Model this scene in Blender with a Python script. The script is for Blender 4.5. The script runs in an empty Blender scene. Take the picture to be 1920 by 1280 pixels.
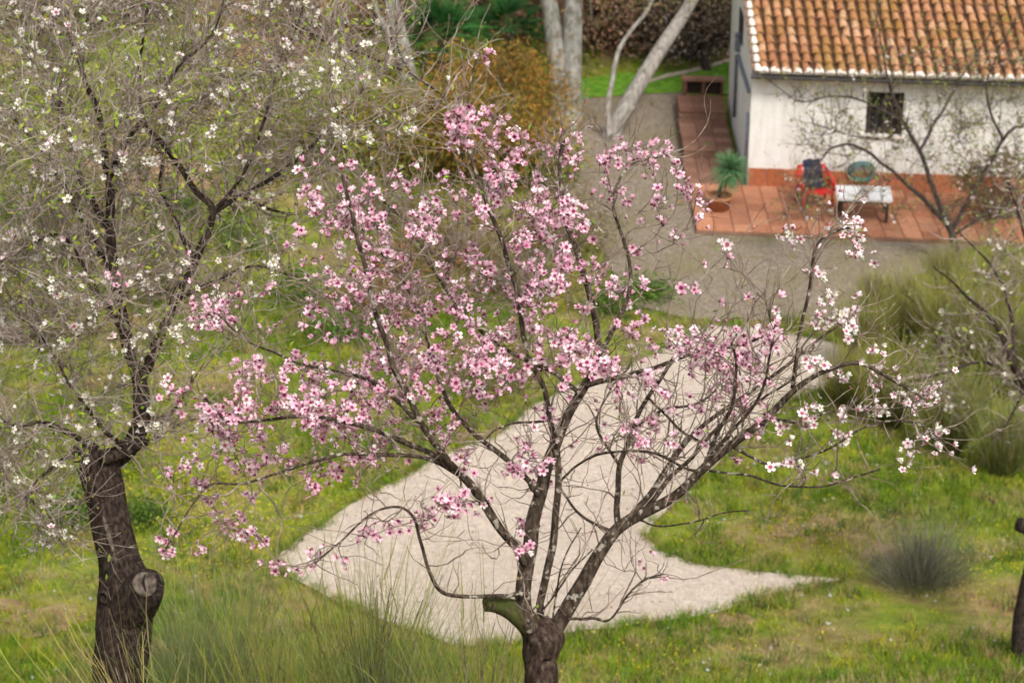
import bpy, bmesh, math, random
import numpy as np
from mathutils import Vector, Matrix, noise as mnoise

random.seed(7)
rng = np.random.default_rng(7)
rad = math.radians
SC = bpy.context.scene
COL = SC.collection

# ------------------------------------------------------------------ camera
F_PX, PITCH, CZ = 4200.0, rad(24.0), 15.3
CAM = np.array([0.0, 0.0, CZ])
FW = np.array([0.0, math.cos(PITCH), -math.sin(PITCH)])
UP = np.array([0.0, math.sin(PITCH), math.cos(PITCH)])
RT = np.array([1.0, 0.0, 0.0])
cam_data = bpy.data.cameras.new('camera')
cam = bpy.data.objects.new('camera', cam_data)
COL.objects.link(cam)
cam.location = CAM
cam.rotation_euler = (math.pi / 2 - PITCH, 0, 0)
cam_data.sensor_width = 36.0
cam_data.lens = 36.0 * F_PX / 1920.0
cam_data.clip_start = 0.5
cam_data.clip_end = 1000.0
cam_data.dof.use_dof = True
cam_data.dof.focus_distance = 10.2
cam_data.dof.aperture_fstop = 4.8
SC.camera = cam

# ------------------------------------------------------------------ world, sun, exposure (thin overcast)
SUN_EL, SUN_AZ = rad(52), rad(152)      # azimuth clockwise from +Y
world = bpy.data.worlds.new('World')
SC.world = world
world.use_nodes = True
wn = world.node_tree.nodes
wl = world.node_tree.links
wn.clear()
w_out = wn.new('ShaderNodeOutputWorld')
w_bg = wn.new('ShaderNodeBackground')
w_sky = wn.new('ShaderNodeTexSky')
w_hsv = wn.new('ShaderNodeHueSaturation')
w_sky.sky_type = 'NISHITA'
w_sky.sun_disc = False
w_sky.sun_elevation = SUN_EL
w_sky.sun_rotation = SUN_AZ
w_sky.air_density = 1.0
w_sky.dust_density = 4.0
w_hsv.inputs['Saturation'].default_value = 0.25
w_bg.inputs['Strength'].default_value = 0.125
wl.new(w_sky.outputs[0], w_hsv.inputs['Color'])
wl.new(w_hsv.outputs[0], w_bg.inputs['Color'])
wl.new(w_bg.outputs[0], w_out.inputs['Surface'])
sun_data = bpy.data.lights.new('sun', 'SUN')
sun_data.energy = 1.5
sun_data.angle = rad(14)
sun_data.color = (1.0, 0.93, 0.82)
sun = bpy.data.objects.new('sun', sun_data)
COL.objects.link(sun)
_sd = Vector((math.sin(SUN_AZ) * math.cos(SUN_EL), math.cos(SUN_AZ) * math.cos(SUN_EL), math.sin(SUN_EL)))
sun.rotation_euler = _sd.to_track_quat('Z', 'Y').to_euler()
sun.location = (20, -30, 60)
SC.view_settings.view_transform = 'Standard'
SC.view_settings.look = 'None'
SC.view_settings.gamma = 1.0
SC.view_settings.use_curve_mapping = False
SC.view_settings.exposure = 0.97
SC.cycles.max_bounces = 6
SC.cycles.filter_width = 1.7
SC.cycles.transparent_max_bounces = 8

# ------------------------------------------------------------------ terrain and picture geometry
PY = np.array([-40, -6, 0, 4, 8.3, 11, 14, 18, 20, 21, 23.5, 27, 32, 36, 45, 47.5, 50, 56, 60, 75, 100, 160, 400])
PZ = np.array([18, 14.3, 13.6, 11.9, 9.3, 7.65, 5.85, 3.35, 2.25, 1.78, 1.1, .7, .25, -.12, -.12, .05, .38, .5, 1.1, 6, 14, 26, 50])

def sstep(a, b, x):
    t = np.clip((x - a) / (b - a), 0, 1)
    return t * t * (3 - 2 * t)

def hgt(x, y):
    x = np.asarray(x, float); y = np.asarray(y, float)
    z = 0
    for o, w in ((-.9, 1), (-.45, 2), (0, 3), (.45, 2), (.9, 1)):
        z = z + w * np.interp(y + o, PY, PZ)
    z = z / 9.0
    z = z + 0.13 * np.maximum(0, y - 41) * sstep(-.5, -5, x)
    flat = sstep(33, 35.5, y) * sstep(54, 51, y) * sstep(-.5, 1.5, x)
    amp = (1 - flat) * sstep(19, 22, y)
    z = z + amp * (.05 * np.sin(.9 * x + .4) * np.sin(.8 * y + 1) + .03 * np.sin(1.9 * x + 2 + .7 * y))
    return z

def ray(px, py):
    return FW + RT * ((px - 960) / F_PX) - UP * ((py - 640) / F_PX)

def W(px, py, D):
    return CAM + D * ray(px, py)

TS = np.concatenate([np.arange(6, 80, .05), np.arange(80, 400, .5)])
def G(px, py):
    r = ray(px, py)
    P = CAM[None] + TS[:, None] * r[None]
    below = np.nonzero(P[:, 2] < hgt(P[:, 0], P[:, 1]))[0]
    if len(below) == 0:
        return P[-1]
    p = P[below[0]]
    p[2] = hgt(p[0], p[1])
    return p

def Z0(px, py, z):
    r = ray(px, py)
    return CAM + r * ((z - CZ) / r[2])

def depth_of(p):
    return float(np.dot(np.asarray(p) - CAM, FW))

def inpoly(x, y, poly):
    inside = np.zeros(x.shape, bool)
    n = len(poly)
    for i in range(n):
        x0, y0 = poly[i][:2]; x1, y1 = poly[(i + 1) % n][:2]
        c = ((y0 > y) != (y1 > y))
        with np.errstate(divide='ignore', invalid='ignore'):
            xi = (x1 - x0) * (y - y0) / (y1 - y0 + 1e-12) + x0
        inside ^= c & (x < xi)
    return inside

# ------------------------------------------------------------------ materials
MATS = {}
def newmat(name):
    m = bpy.data.materials.new(name)
    m.use_nodes = True
    nt = m.node_tree
    b = nt.nodes['Principled BSDF']
    b.inputs['Roughness'].default_value = .8
    b.inputs['Specular IOR Level'].default_value = .25
    MATS[name] = m
    return m, nt, b

def N(nt, typ, **kw):
    n = nt.nodes.new(typ)
    for k, v in kw.items():
        setattr(n, k, v)
    return n

def ramp(nt, fac, stops, interp='LINEAR'):
    r = N(nt, 'ShaderNodeValToRGB')
    r.color_ramp.interpolation = interp
    els = r.color_ramp.elements
    while len(els) < len(stops):
        els.new(.5)
    for e, (p, c) in zip(els, stops):
        e.position = p
        e.color = (*c, 1)
    nt.links.new(fac, r.inputs[0])
    return r.outputs[0]

def noise_fac(nt, scale, detail=6, rough=.6, coord='Object', dist=0):
    tc = N(nt, 'ShaderNodeTexCoord')
    nz = N(nt, 'ShaderNodeTexNoise')
    nz.inputs['Scale'].default_value = scale
    nz.inputs['Detail'].default_value = detail
    nz.inputs['Roughness'].default_value = rough
    nz.inputs['Distortion'].default_value = dist
    nt.links.new(tc.outputs[coord], nz.inputs['Vector'])
    return nz.outputs['Fac']

def mixc(nt, fac, a, b, blend='MIX'):
    m = N(nt, 'ShaderNodeMix', data_type='RGBA', blend_type=blend)
    for sock, v in ((m.inputs[0], fac), (m.inputs[6], a), (m.inputs[7], b)):
        if hasattr(v, 'is_output'):
            nt.links.new(v, sock)
        else:
            sock.default_value = v if isinstance(v, (int, float)) else (*v, 1)
    return m.outputs[2]

def bump(nt, b, h, strength=.5, dist=.02):
    bp = N(nt, 'ShaderNodeBump')
    bp.inputs['Strength'].default_value = strength
    bp.inputs['Distance'].default_value = dist
    nt.links.new(h, bp.inputs['Height'])
    nt.links.new(bp.outputs[0], b.inputs['Normal'])

def simple(name, stops, scale=8, rough=.8, bstr=.3, bdist=.01, detail=6, coord='Object', spec=.25):
    m, nt, b = newmat(name)
    f = noise_fac(nt, scale, detail, .65, coord)
    c = ramp(nt, f, stops)
    nt.links.new(c, b.inputs['Base Color'])
    b.inputs['Roughness'].default_value = rough
    b.inputs['Specular IOR Level'].default_value = spec
    if bstr:
        bump(nt, b, f, bstr, bdist)
    return m

def attr_mat(name, rough=.7, trans=.25, spec=.2):
    m, nt, b = newmat(name)
    a = N(nt, 'ShaderNodeAttribute', attribute_name='Col')
    nt.links.new(a.outputs['Color'], b.inputs['Base Color'])
    b.inputs['Roughness'].default_value = rough
    b.inputs['Specular IOR Level'].default_value = spec
    if trans:
        t = N(nt, 'ShaderNodeBsdfTranslucent')
        nt.links.new(a.outputs['Color'], t.inputs['Color'])
        mx = N(nt, 'ShaderNodeMixShader')
        mx.inputs[0].default_value = trans
        out = nt.nodes['Material Output']
        nt.links.new(b.outputs[0], mx.inputs[1])
        nt.links.new(t.outputs[0], mx.inputs[2])
        nt.links.new(mx.outputs[0], out.inputs['Surface'])
    return m

# ground: soil, moss, dry thatch
def make_ground_mat():
    m, nt, b = newmat('ground')
    f1 = noise_fac(nt, .55, 5, .6)
    f2 = noise_fac(nt, 3.2, 6, .65)
    f3 = noise_fac(nt, 40, 4, .7)
    green = ramp(nt, f2, [(.3, (.06, .105, .010)), (.5, (.15, .195, .016)), (.7, (.235, .235, .03))])
    soil = ramp(nt, f2, [(.3, (.16, .08, .045)), (.5, (.28, .17, .09)), (.7, (.36, .26, .15))])
    k = ramp(nt, f1, [(.47, (0, 0, 0)), (.68, (1, 1, 1))])
    c = mixc(nt, k, green, soil)
    g = ramp(nt, f3, [(.3, (.6, .6, .6)), (.7, (1.25, 1.25, 1.25))])
    c = mixc(nt, 1.0, c, g, 'MULTIPLY')
    nt.links.new(c, b.inputs['Base Color'])
    b.inputs['Roughness'].default_value = .95
    bump(nt, b, f3, .6, .03)
make_ground_mat()

def make_gravel(name, dark, mid, light, patch, patch_amt):
    m, nt, b = newmat(name)
    tc = N(nt, 'ShaderNodeTexCoord')
    vo = N(nt, 'ShaderNodeTexVoronoi')
    vo.inputs['Scale'].default_value = 58
    nt.links.new(tc.outputs['Object'], vo.inputs['Vector'])
    f2 = noise_fac(nt, 9, 6, .7)
    f1 = noise_fac(nt, .7, 4, .6)
    sep = N(nt, 'ShaderNodeSeparateColor')
    nt.links.new(vo.outputs['Color'], sep.inputs[0])
    c = ramp(nt, sep.outputs[0], [(0, dark), (.45, mid), (1, light)])
    g = ramp(nt, f2, [(.3, (.78, .78, .78)), (.7, (1.15, 1.14, 1.12))])
    c = mixc(nt, 1.0, c, g, 'MULTIPLY')
    k = ramp(nt, f1, [(.45, (0, 0, 0)), (.7, (patch_amt,) * 3)])
    c = mixc(nt, k, c, patch)
    nt.links.new(c, b.inputs['Base Color'])
    b.inputs['Roughness'].default_value = .95
    b.inputs['Specular IOR Level'].default_value = .1
    bump(nt, b, vo.outputs['Distance'], .6, .02)
make_gravel('path_gravel', (.35, .29, .24), (.46, .385, .32), (.57, .49, .415), (.38, .305, .24), .5)
make_gravel('yard_gravel', (.10, .08, .06), (.19, .155, .12), (.34, .285, .225), (.15, .13, .06), .6)

simple('lawn', [(.35, (.05, .14, .008)), (.65, (.13, .26, .02))], 6, .95, .5, .03)
def make_wall():
    m, nt, b = newmat('white_wall')
    tc = N(nt, 'ShaderNodeTexCoord'); mp = N(nt, 'ShaderNodeMapping'); mp.inputs['Scale'].default_value = (3.5, 3.5, .35)
    nt.links.new(tc.outputs['Object'], mp.inputs['Vector'])
    nz = N(nt, 'ShaderNodeTexNoise'); nz.inputs['Scale'].default_value = 1.6; nz.inputs['Detail'].default_value = 7; nz.inputs['Roughness'].default_value = .65
    nt.links.new(mp.outputs[0], nz.inputs['Vector'])
    c = ramp(nt, nz.outputs['Fac'], [(.28, (.50, .46, .41)), (.42, (.68, .665, .635)), (.6, (.76, .75, .73))])
    f = noise_fac(nt, 5, 7, .7)
    g = ramp(nt, f, [(.3, (.9, .89, .87)), (.6, (1.02, 1.02, 1.02))])
    c = mixc(nt, 1.0, c, g, 'MULTIPLY')
    nt.links.new(c, b.inputs['Base Color'])
    b.inputs['Roughness'].default_value = .92
    bump(nt, b, f, .4, .015)
make_wall()
simple('dark_wood', [(.3, (.025, .016, .012)), (.7, (.06, .04, .03))], 14, .7, .3, .005)
simple('gutter_metal', [(.3, (.035, .033, .035)), (.7, (.08, .075, .075))], 10, .5, .1, .003)
simple('pipe_grey', [(.3, (.10, .115, .15)), (.7, (.17, .19, .23))], 10, .5, .1, .003)
simple('cable_grey', [(.3, (.25, .26, .22)), (.7, (.36, .37, .32))], 10, .6, .1, .003)
simple('mortar', [(.3, (.56, .50, .44)), (.7, (.78, .73, .66))], 12, .95, .5, .02)
simple('red_plastic', [(.3, (.52, .008, .010)), (.7, (.62, .015, .014))], 5, .38, 0, spec=.5)
simple('jacket', [(.3, (.010, .011, .022)), (.7, (.045, .045, .075))], 9, .9, .5, .02)
simple('white_paint', [(.3, (.66, .65, .66)), (.7, (.78, .77, .78))], 4, .5, .05, .004)
simple('hose_teal', [(.3, (.03, .10, .10)), (.7, (.08, .20, .19))], 8, .45, 0, spec=.4)
simple('glass_dark', [(.3, (.012, .012, .014)), (.7, (.03, .03, .034))], 3, .12, 0, spec=.6)
simple('rock', [(.3, (.25, .23, .21)), (.7, (.5, .48, .44))], 7, .9, .5, .02)
simple('cut_wood', [(.34, (.035, .026, .02)), (.5, (.11, .088, .07)), (.66, (.21, .175, .145))], 26, .9, .6, .01)
simple('dark_hollow', [(.3, (.012, .01, .008)), (.7, (.03, .025, .02))], 20, .95, .4, .01)  # near-black colour for the knot hole disc and the crack

def make_bark(name, dark, mid, light, lich, lk, moss=None, sc=1.0):
    m, nt, b = newmat(name)
    tc = N(nt, 'ShaderNodeTexCoord')
    mp = N(nt, 'ShaderNodeMapping')
    mp.inputs['Scale'].default_value = (1, 1, .3)
    nt.links.new(tc.outputs['Object'], mp.inputs['Vector'])
    nz = N(nt, 'ShaderNodeTexNoise')
    nz.inputs['Scale'].default_value = 55 * sc
    nz.inputs['Detail'].default_value = 6
    nt.links.new(mp.outputs[0], nz.inputs['Vector'])
    c = ramp(nt, nz.outputs['Fac'], [(.32, dark), (.5, mid), (.68, light)])
    f = noise_fac(nt, 26 * sc, 5, .6)
    k = ramp(nt, f, [(lk, (0, 0, 0)), (lk + .06, (.85,) * 3)])
    c = mixc(nt, k, c, lich)
    if moss:
        f3 = noise_fac(nt, 7 * sc, 4, .6)
        k3 = ramp(nt, f3, [(.5, (0, 0, 0)), (.62, (.8,) * 3)])
        c = mixc(nt, k3, c, moss)
    nt.links.new(c, b.inputs['Base Color'])
    b.inputs['Roughness'].default_value = .95
    b.inputs['Specular IOR Level'].default_value = .12
    bump(nt, b, nz.outputs['Fac'], .9, .012)
make_bark('bark_pink', (.018, .012, .009), (.048, .034, .025), (.11, .083, .062), (.34, .31, .26), .57, None)
make_bark('bark_base', (.016, .010, .008), (.042, .027, .021), (.092, .065, .05), (.24, .2, .16), .68)
make_bark('bark_moss', (.022, .015, .011), (.05, .036, .026), (.095, .075, .05), (.075, .085, .022), .47, (.045, .055, .014))
make_bark('bark_white', (.012, .008, .007), (.032, .022, .018), (.07, .052, .042), (.19, .165, .14), .67)
make_bark('bark_euca', (.12, .115, .10), (.19, .185, .16), (.27, .265, .235), (.12, .10, .075), .54, None, .18)
make_bark('bark_pale', (.17, .15, .13), (.25, .23, .205), (.34, .32, .29), (.13, .105, .08), .6, None, .25)
make_bark('bark_dark', (.018, .013, .012), (.045, .034, .03), (.09, .075, .066), (.15, .13, .11), .66)
simple('twig_grey', [(.35, (.10, .072, .06)), (.5, (.22, .17, .145)), (.68, (.42, .36, .31))], 9, .9, 0)
simple('twig_brown', [(.35, (.085, .058, .046)), (.5, (.17, .125, .10)), (.68, (.34, .29, .235))], 18, .9, 0)
simple('twig_dark', [(.35, (.04, .03, .026)), (.6, (.11, .088, .075)), (.75, (.2, .17, .15))], 12, .9, 0)

attr_mat('petal', .6, .3, .2)
attr_mat('leaf', .65, .28, .25)
attr_mat('strand', .75, .15, .2)
attr_mat('grass', .8, .22, .15)

def make_tile_mat(name, stops, lichen, la):
    m, nt, b = newmat(name)
    oi = N(nt, 'ShaderNodeObjectInfo')
    c = ramp(nt, oi.outputs['Random'], stops)
    tc = N(nt, 'ShaderNodeTexCoord')
    ad = N(nt, 'ShaderNodeVectorMath', operation='ADD')
    nt.links.new(tc.outputs['Object'], ad.inputs[0])
    nt.links.new(oi.outputs['Location'], ad.inputs[1])
    def nf(s, d=5):
        nz = N(nt, 'ShaderNodeTexNoise')
        nz.inputs['Scale'].default_value = s
        nz.inputs['Detail'].default_value = d
        nz.inputs['Roughness'].default_value = .65
        nt.links.new(ad.outputs[0], nz.inputs['Vector'])
        return nz.outputs['Fac']
    f = nf(14)
    g = ramp(nt, f, [(.3, (.66,) * 3), (.7, (1.25,) * 3)])
    c = mixc(nt, 1.0, c, g, 'MULTIPLY')
    f2 = nf(1.3, 6)
    k = ramp(nt, f2, [(.45, (0, 0, 0)), (.62, (la,) * 3)])
    c = mixc(nt, k, c, lichen)
    nt.links.new(c, b.inputs['Base Color'])
    b.inputs['Roughness'].default_value = .9
    bump(nt, b, f, .5, .006)
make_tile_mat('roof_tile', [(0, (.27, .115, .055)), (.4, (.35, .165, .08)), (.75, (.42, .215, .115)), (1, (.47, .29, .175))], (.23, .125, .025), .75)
make_tile_mat('pan_tile', [(0, (.075, .034, .018)), (1, (.12, .055, .028))], (.08, .045, .014), .7)  # darker than the cover tiles: groove shade put into the pan colour
make_tile_mat('floor_tile', [(0, (.29, .11, .06)), (.5, (.37, .155, .085)), (1, (.45, .215, .125))], (.27, .13, .08), .5)
make_tile_mat('plinth_tile', [(0, (.36, .11, .05)), (.5, (.43, .15, .07)), (1, (.50, .21, .11))], (.3, .13, .06), .4)
make_tile_mat('step_tile', [(0, (.14, .068, .045)), (.5, (.19, .095, .066)), (1, (.25, .135, .095))], (.2, .1, .065), .5)
simple('terracotta', [(.3, (.30, .13, .06)), (.7, (.42, .20, .10))], 9, .9, .3, .01)
simple('step_brown', [(.3, (.10, .05, .035)), (.7, (.17, .09, .06))], 9, .9, .3, .01)
simple('joint', [(.3, (.16, .085, .055)), (.7, (.26, .16, .11))], 9, .95, .3, .01)

# ------------------------------------------------------------------ mesh helpers
class MB:
    """collects geometry as numpy blocks"""
    def __init__(s):
        s.v = []; s.q = []; s.t = []; s.c = []; s.n = 0
    def add(s, v, q=None, t=None, c=None):
        v = np.asarray(v, np.float64).reshape(-1, 3)
        if q is not None and len(q):
            s.q.append(np.asarray(q, np.int64).reshape(-1, 4) + s.n)
        if t is not None and len(t):
            s.t.append(np.asarray(t, np.int64).reshape(-1, 3) + s.n)
        s.v.append(v)
        if c is not None:
            c = np.asarray(c, np.float64)
            if c.ndim == 1:
                c = np.repeat(c[None], len(v), 0)
            s.c.append(c)
        s.n += len(v)
    def mesh(s, name, mat, smooth=False, origin=None):
        me = bpy.data.meshes.new(name)
        v = np.concatenate(s.v) if s.v else np.zeros((0, 3))
        if origin is not None:
            v = v - np.asarray(origin)
        q = np.concatenate(s.q) if s.q else np.zeros((0, 4), np.int64)
        t = np.concatenate(s.t) if s.t else np.zeros((0, 3), np.int64)
        me.vertices.add(len(v))
        me.vertices.foreach_set('co', v.astype(np.float32).ravel())
        me.loops.add(len(q) * 4 + len(t) * 3)
        me.loops.foreach_set('vertex_index', np.concatenate([q.ravel(), t.ravel()]).astype(np.int32))
        me.polygons.add(len(q) + len(t))
        st = np.concatenate([np.arange(len(q)) * 4, len(q) * 4 + np.arange(len(t)) * 3]).astype(np.int32)
        me.polygons.foreach_set('loop_start', st)
        me.update(calc_edges=True)
        if s.c:
            c = np.concatenate(s.c)
            a = me.attributes.new('Col', 'FLOAT_COLOR', 'POINT')
            c4 = np.concatenate([c, np.ones((len(c), 1))], 1).astype(np.float32)
            a.data.foreach_set('color', c4.ravel())
        me.polygons.foreach_set('use_smooth', np.full(len(me.polygons), bool(smooth)))
        if mat:
            me.materials.append(MATS[mat])
        me.validate()
        return me

def place(name, me, parent=None, loc=None, kind=None):
    o = bpy.data.objects.new(name, me)
    COL.objects.link(o)
    if loc is not None:
        o.location = tuple(loc)
    if parent is not None:
        o.parent = parent
    if kind:
        o['kind'] = kind
    return o

def tag(o, label, cat, group=None):
    o['label'] = label
    o['category'] = cat
    if group:
        o['group'] = group
    return o

def thing(name, loc, label, cat, group=None):
    o = bpy.data.objects.new(name, None)
    o.empty_display_size = .2
    COL.objects.link(o)
    o.location = tuple(loc)
    tag(o, label, cat, group)
    return o

def part(name, mb, mat, parent, smooth=False, kind=None):
    """geometry in world coordinates, stored relative to the parent's origin"""
    o = parent
    org = np.zeros(3)
    while o is not None:
        org = org + np.array(o.location)
        o = o.parent
    return place(name, mb.mesh(name, mat, smooth, org), parent, None, kind)

def nrm(v):
    v = np.asarray(v, float)
    return v / (np.linalg.norm(v, axis=-1, keepdims=True) + 1e-12)

def catmull(P, R, step):
    P = np.asarray(P, float); R = np.asarray(R, float)
    if len(P) == 2:
        n = max(2, int(np.linalg.norm(P[1] - P[0]) / step) + 1)
        t = np.linspace(0, 1, n)[:, None]
        return P[0] * (1 - t) + P[1] * t, R[0] * (1 - t[:, 0]) + R[1] * t[:, 0]
    Q = np.vstack([2 * P[0] - P[1], P, 2 * P[-1] - P[-2]])
    out = []; ro = []
    for i in range(len(P) - 1):
        p0, p1, p2, p3 = Q[i:i + 4]
        n = max(2, int(np.linalg.norm(p2 - p1) / step) + 1)
        t = np.linspace(0, 1, n, endpoint=False)[:, None]
        out.append(.5 * ((2 * p1) + (p2 - p0) * t + (2 * p0 - 5 * p1 + 4 * p2 - p3) * t ** 2 + (3 * p1 - p0 - 3 * p2 + p3) * t ** 3))
        ro.append(R[i] * (1 - t[:, 0]) + R[i + 1] * t[:, 0])
    out.append(P[-1:]); ro.append(R[-1:])
    return np.vstack(out), np.concatenate(ro)

def tube(mb, pts, radii, k=6, col=None, cap=True, rough=0.0, seed=0.0):
    pts = np.asarray(pts, float); radii = np.asarray(radii, float)
    n = len(pts)
    T = nrm(np.gradient(pts, axis=0))
    ref = np.array([.31, .87, .38]) if abs(T[0] @ np.array([.31, .87, .38])) < .8 else np.array([.9, -.2, .3])
    A = nrm(np.cross(T, ref)); B = np.cross(T, A)
    a = np.arange(k) * (2 * math.pi / k)
    rr = radii[:, None] * np.ones((1, k))
    if rough:
        for i in range(n):
            for j in range(k):
                p = Vector((math.cos(a[j]) * 1.4 + seed, math.sin(a[j]) * 1.4, i * .10 + seed))
                ridge = mnoise.noise(Vector((math.cos(a[j]) * 3.2 + seed, math.sin(a[j]) * 3.2, i * .045)))
                rr[i, j] *= 1 + rough * (mnoise.noise(p) * 1.0 + .8 * ridge)
    V = pts[:, None] + rr[..., None] * (np.cos(a)[None, :, None] * A[:, None] + np.sin(a)[None, :, None] * B[:, None])
    V = V.reshape(-1, 3)
    i = np.arange(n - 1)[:, None] * k; j = np.arange(k)[None]; j2 = (j + 1) % k
    q = np.stack([i + j, i + j2, i + k + j2, i + k + j], -1).reshape(-1, 4)
    t = None
    if cap:
        V = np.vstack([V, pts[:1], pts[-1:]])
        jj = np.arange(k); jn = (jj + 1) % k
        t = np.vstack([np.stack([np.full(k, n * k), jn, jj], -1), np.stack([np.full(k, n * k + 1), (n - 1) * k + jj, (n - 1) * k + jn], -1)])
    c = None
    if col is not None:
        c = np.repeat(np.asarray(col)[None], len(V), 0)
    mb.add(V, q, t, c)

def box(mb, lo, hi, M=None, c=None):
    x0, y0, z0 = lo; x1, y1, z1 = hi
    v = np.array([(x0, y0, z0), (x1, y0, z0), (x1, y1, z0), (x0, y1, z0), (x0, y0, z1), (x1, y0, z1), (x1, y1, z1), (x0, y1, z1)], float)
    if M is not None:
        v = v @ M[0].T + M[1]
    mb.add(v, [(0, 3, 2, 1), (4, 5, 6, 7), (0, 1, 5, 4), (1, 2, 6, 5), (2, 3, 7, 6), (3, 0, 4, 7)], None, c)

def ribbons(mb, base, tip, w0, w1, bend, segs, cols, colt):
    """N strands as tapered bent ribbons. base, tip (N,3); bend (N,3) offset at the middle; colours at foot and tip"""
    n = len(base)
    t = np.linspace(0, 1, segs + 1)[None, :, None]
    C = base[:, None] * (1 - t) + tip[:, None] * t + bend[:, None] * (4 * t * (1 - t))
    ax = rng.uniform(0, 2 * math.pi, n)
    side = np.stack([np.cos(ax), np.sin(ax), rng.normal(0, .25, n)], -1)
    w = (np.asarray(w0).reshape(-1, 1, 1) * (1 - t) + np.asarray(w1).reshape(-1, 1, 1) * t) * .5
    L = C - side[:, None] * w; Rr = C + side[:, None] * w
    V = np.stack([L, Rr], 2).reshape(-1, 3)
    b = (np.arange(n) * (segs + 1) * 2)[:, None]; i = np.arange(segs)[None] * 2
    q = np.stack([b + i, b + i + 1, b + i + 3, b + i + 2], -1).reshape(-1, 4)
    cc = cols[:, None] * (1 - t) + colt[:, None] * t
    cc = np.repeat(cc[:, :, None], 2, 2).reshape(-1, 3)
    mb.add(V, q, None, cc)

def leaves(mb, P, L, Wd, cols, updir=.35):
    """N pointed leaves, two triangles each, at random angles"""
    n = len(P)
    d = nrm(rng.normal(0, 1, (n, 3)) + np.array([0, 0, updir]))
    s = nrm(np.cross(d, rng.normal(0, 1, (n, 3))))
    nn = np.cross(d, s)
    L = np.broadcast_to(L, n)[:, None]; Wd = np.broadcast_to(Wd, n)[:, None]
    m = P + d * L * .5 + nn * L * .12
    V = np.stack([P, m - s * Wd * .5, P + d * L, m + s * Wd * .5], 1).reshape(-1, 3)
    b = np.arange(n)[:, None] * 4
    t = np.concatenate([b + np.array([[0, 1, 3]]), b + np.array([[1, 2, 3]])])
    mb.add(V, None, t, np.repeat(cols, 4, 0))

def pick(cols, n, jit=.15):
    cols = np.asarray(cols, float)
    c = cols[rng.integers(0, len(cols), n)]
    return np.clip(c * rng.normal(1, jit, (n, 1)) * rng.normal(1, jit * .35, (n, 3)), .004, .95)

# ------------------------------------------------------------------ ground sheets
def build_ground():
    xs = np.concatenate([np.linspace(-140, -22, 30), np.arange(-21, 21.01, .3), np.linspace(22, 140, 30)])
    ys = np.concatenate([np.linspace(-40, 5, 20), np.arange(6, 64, .3), np.linspace(65, 380, 60)])
    X, Y = np.meshgrid(xs, ys)
    Z = hgt(X, Y)
    mb = MB()
    nx = len(xs)
    i = (np.arange(len(ys) - 1)[:, None] * nx + np.arange(nx - 1)[None]).ravel()
    mb.add(np.stack([X, Y, Z], -1), np.stack([i, i + 1, i + nx + 1, i + nx], -1))
    o = place('ground', mb.mesh('ground', 'ground', True), kind='structure')
    return o
build_ground()

def jitter_poly(poly, amp, step=.25):
    out = []
    n = len(poly)
    for i in range(n):
        a = np.asarray(poly[i][:2]); b = np.asarray(poly[(i + 1) % n][:2])
        d = np.linalg.norm(b - a); k = max(1, int(d / step))
        nr = np.array([-(b - a)[1], (b - a)[0]]) / (d + 1e-9)
        for j in range(k):
            p = a + (b - a) * j / k
            w = mnoise.noise(Vector((p[0] * 1.3, p[1] * 1.3, 3))) + .6 * mnoise.noise(Vector((p[0] * 4.1, p[1] * 4.1, 9)))
            out.append(p + nr * amp * w)
    return out

def smooth_poly(poly, it=2):
    P = [np.asarray(p[:2], float) for p in poly]
    for _ in range(it):
        Q = []
        for i in range(len(P)):
            a, b = P[i], P[(i + 1) % len(P)]
            Q += [a * .8 + b * .2, a * .2 + b * .8]
        P = Q
    return P

def sheet(name, poly, mat, off, cell=.5):
    bm = bmesh.new()
    vs = [bm.verts.new((p[0], p[1], 0)) for p in poly]
    es = [bm.edges.new((vs[i], vs[(i + 1) % len(vs)])) for i in range(len(vs))]
    bmesh.ops.triangle_fill(bm, use_beauty=True, use_dissolve=False, edges=es)
    P = np.array([p[:2] for p in poly])
    lo = P.min(0); hi = P.max(0)
    for ax in (0, 1):
        for c in np.arange(lo[ax] + cell, hi[ax], cell):
            co = [0, 0, 0]; co[ax] = c
            no = [0, 0, 0]; no[ax] = 1
            bmesh.ops.bisect_plane(bm, geom=bm.verts[:] + bm.edges[:] + bm.faces[:], plane_co=co, plane_no=no)
    for v in bm.verts:
        v.co.z = float(hgt(v.co.x, v.co.y)) + off
    bmesh.ops.recalc_face_normals(bm, faces=bm.faces[:])
    if sum(f.normal.z for f in bm.faces) < 0:
        bmesh.ops.reverse_faces(bm, faces=bm.faces[:])
    me = bpy.data.meshes.new(name)
    bm.to_mesh(me); bm.free()
    me.materials.append(MATS[mat])
    return place(name, me, kind='structure')

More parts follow.
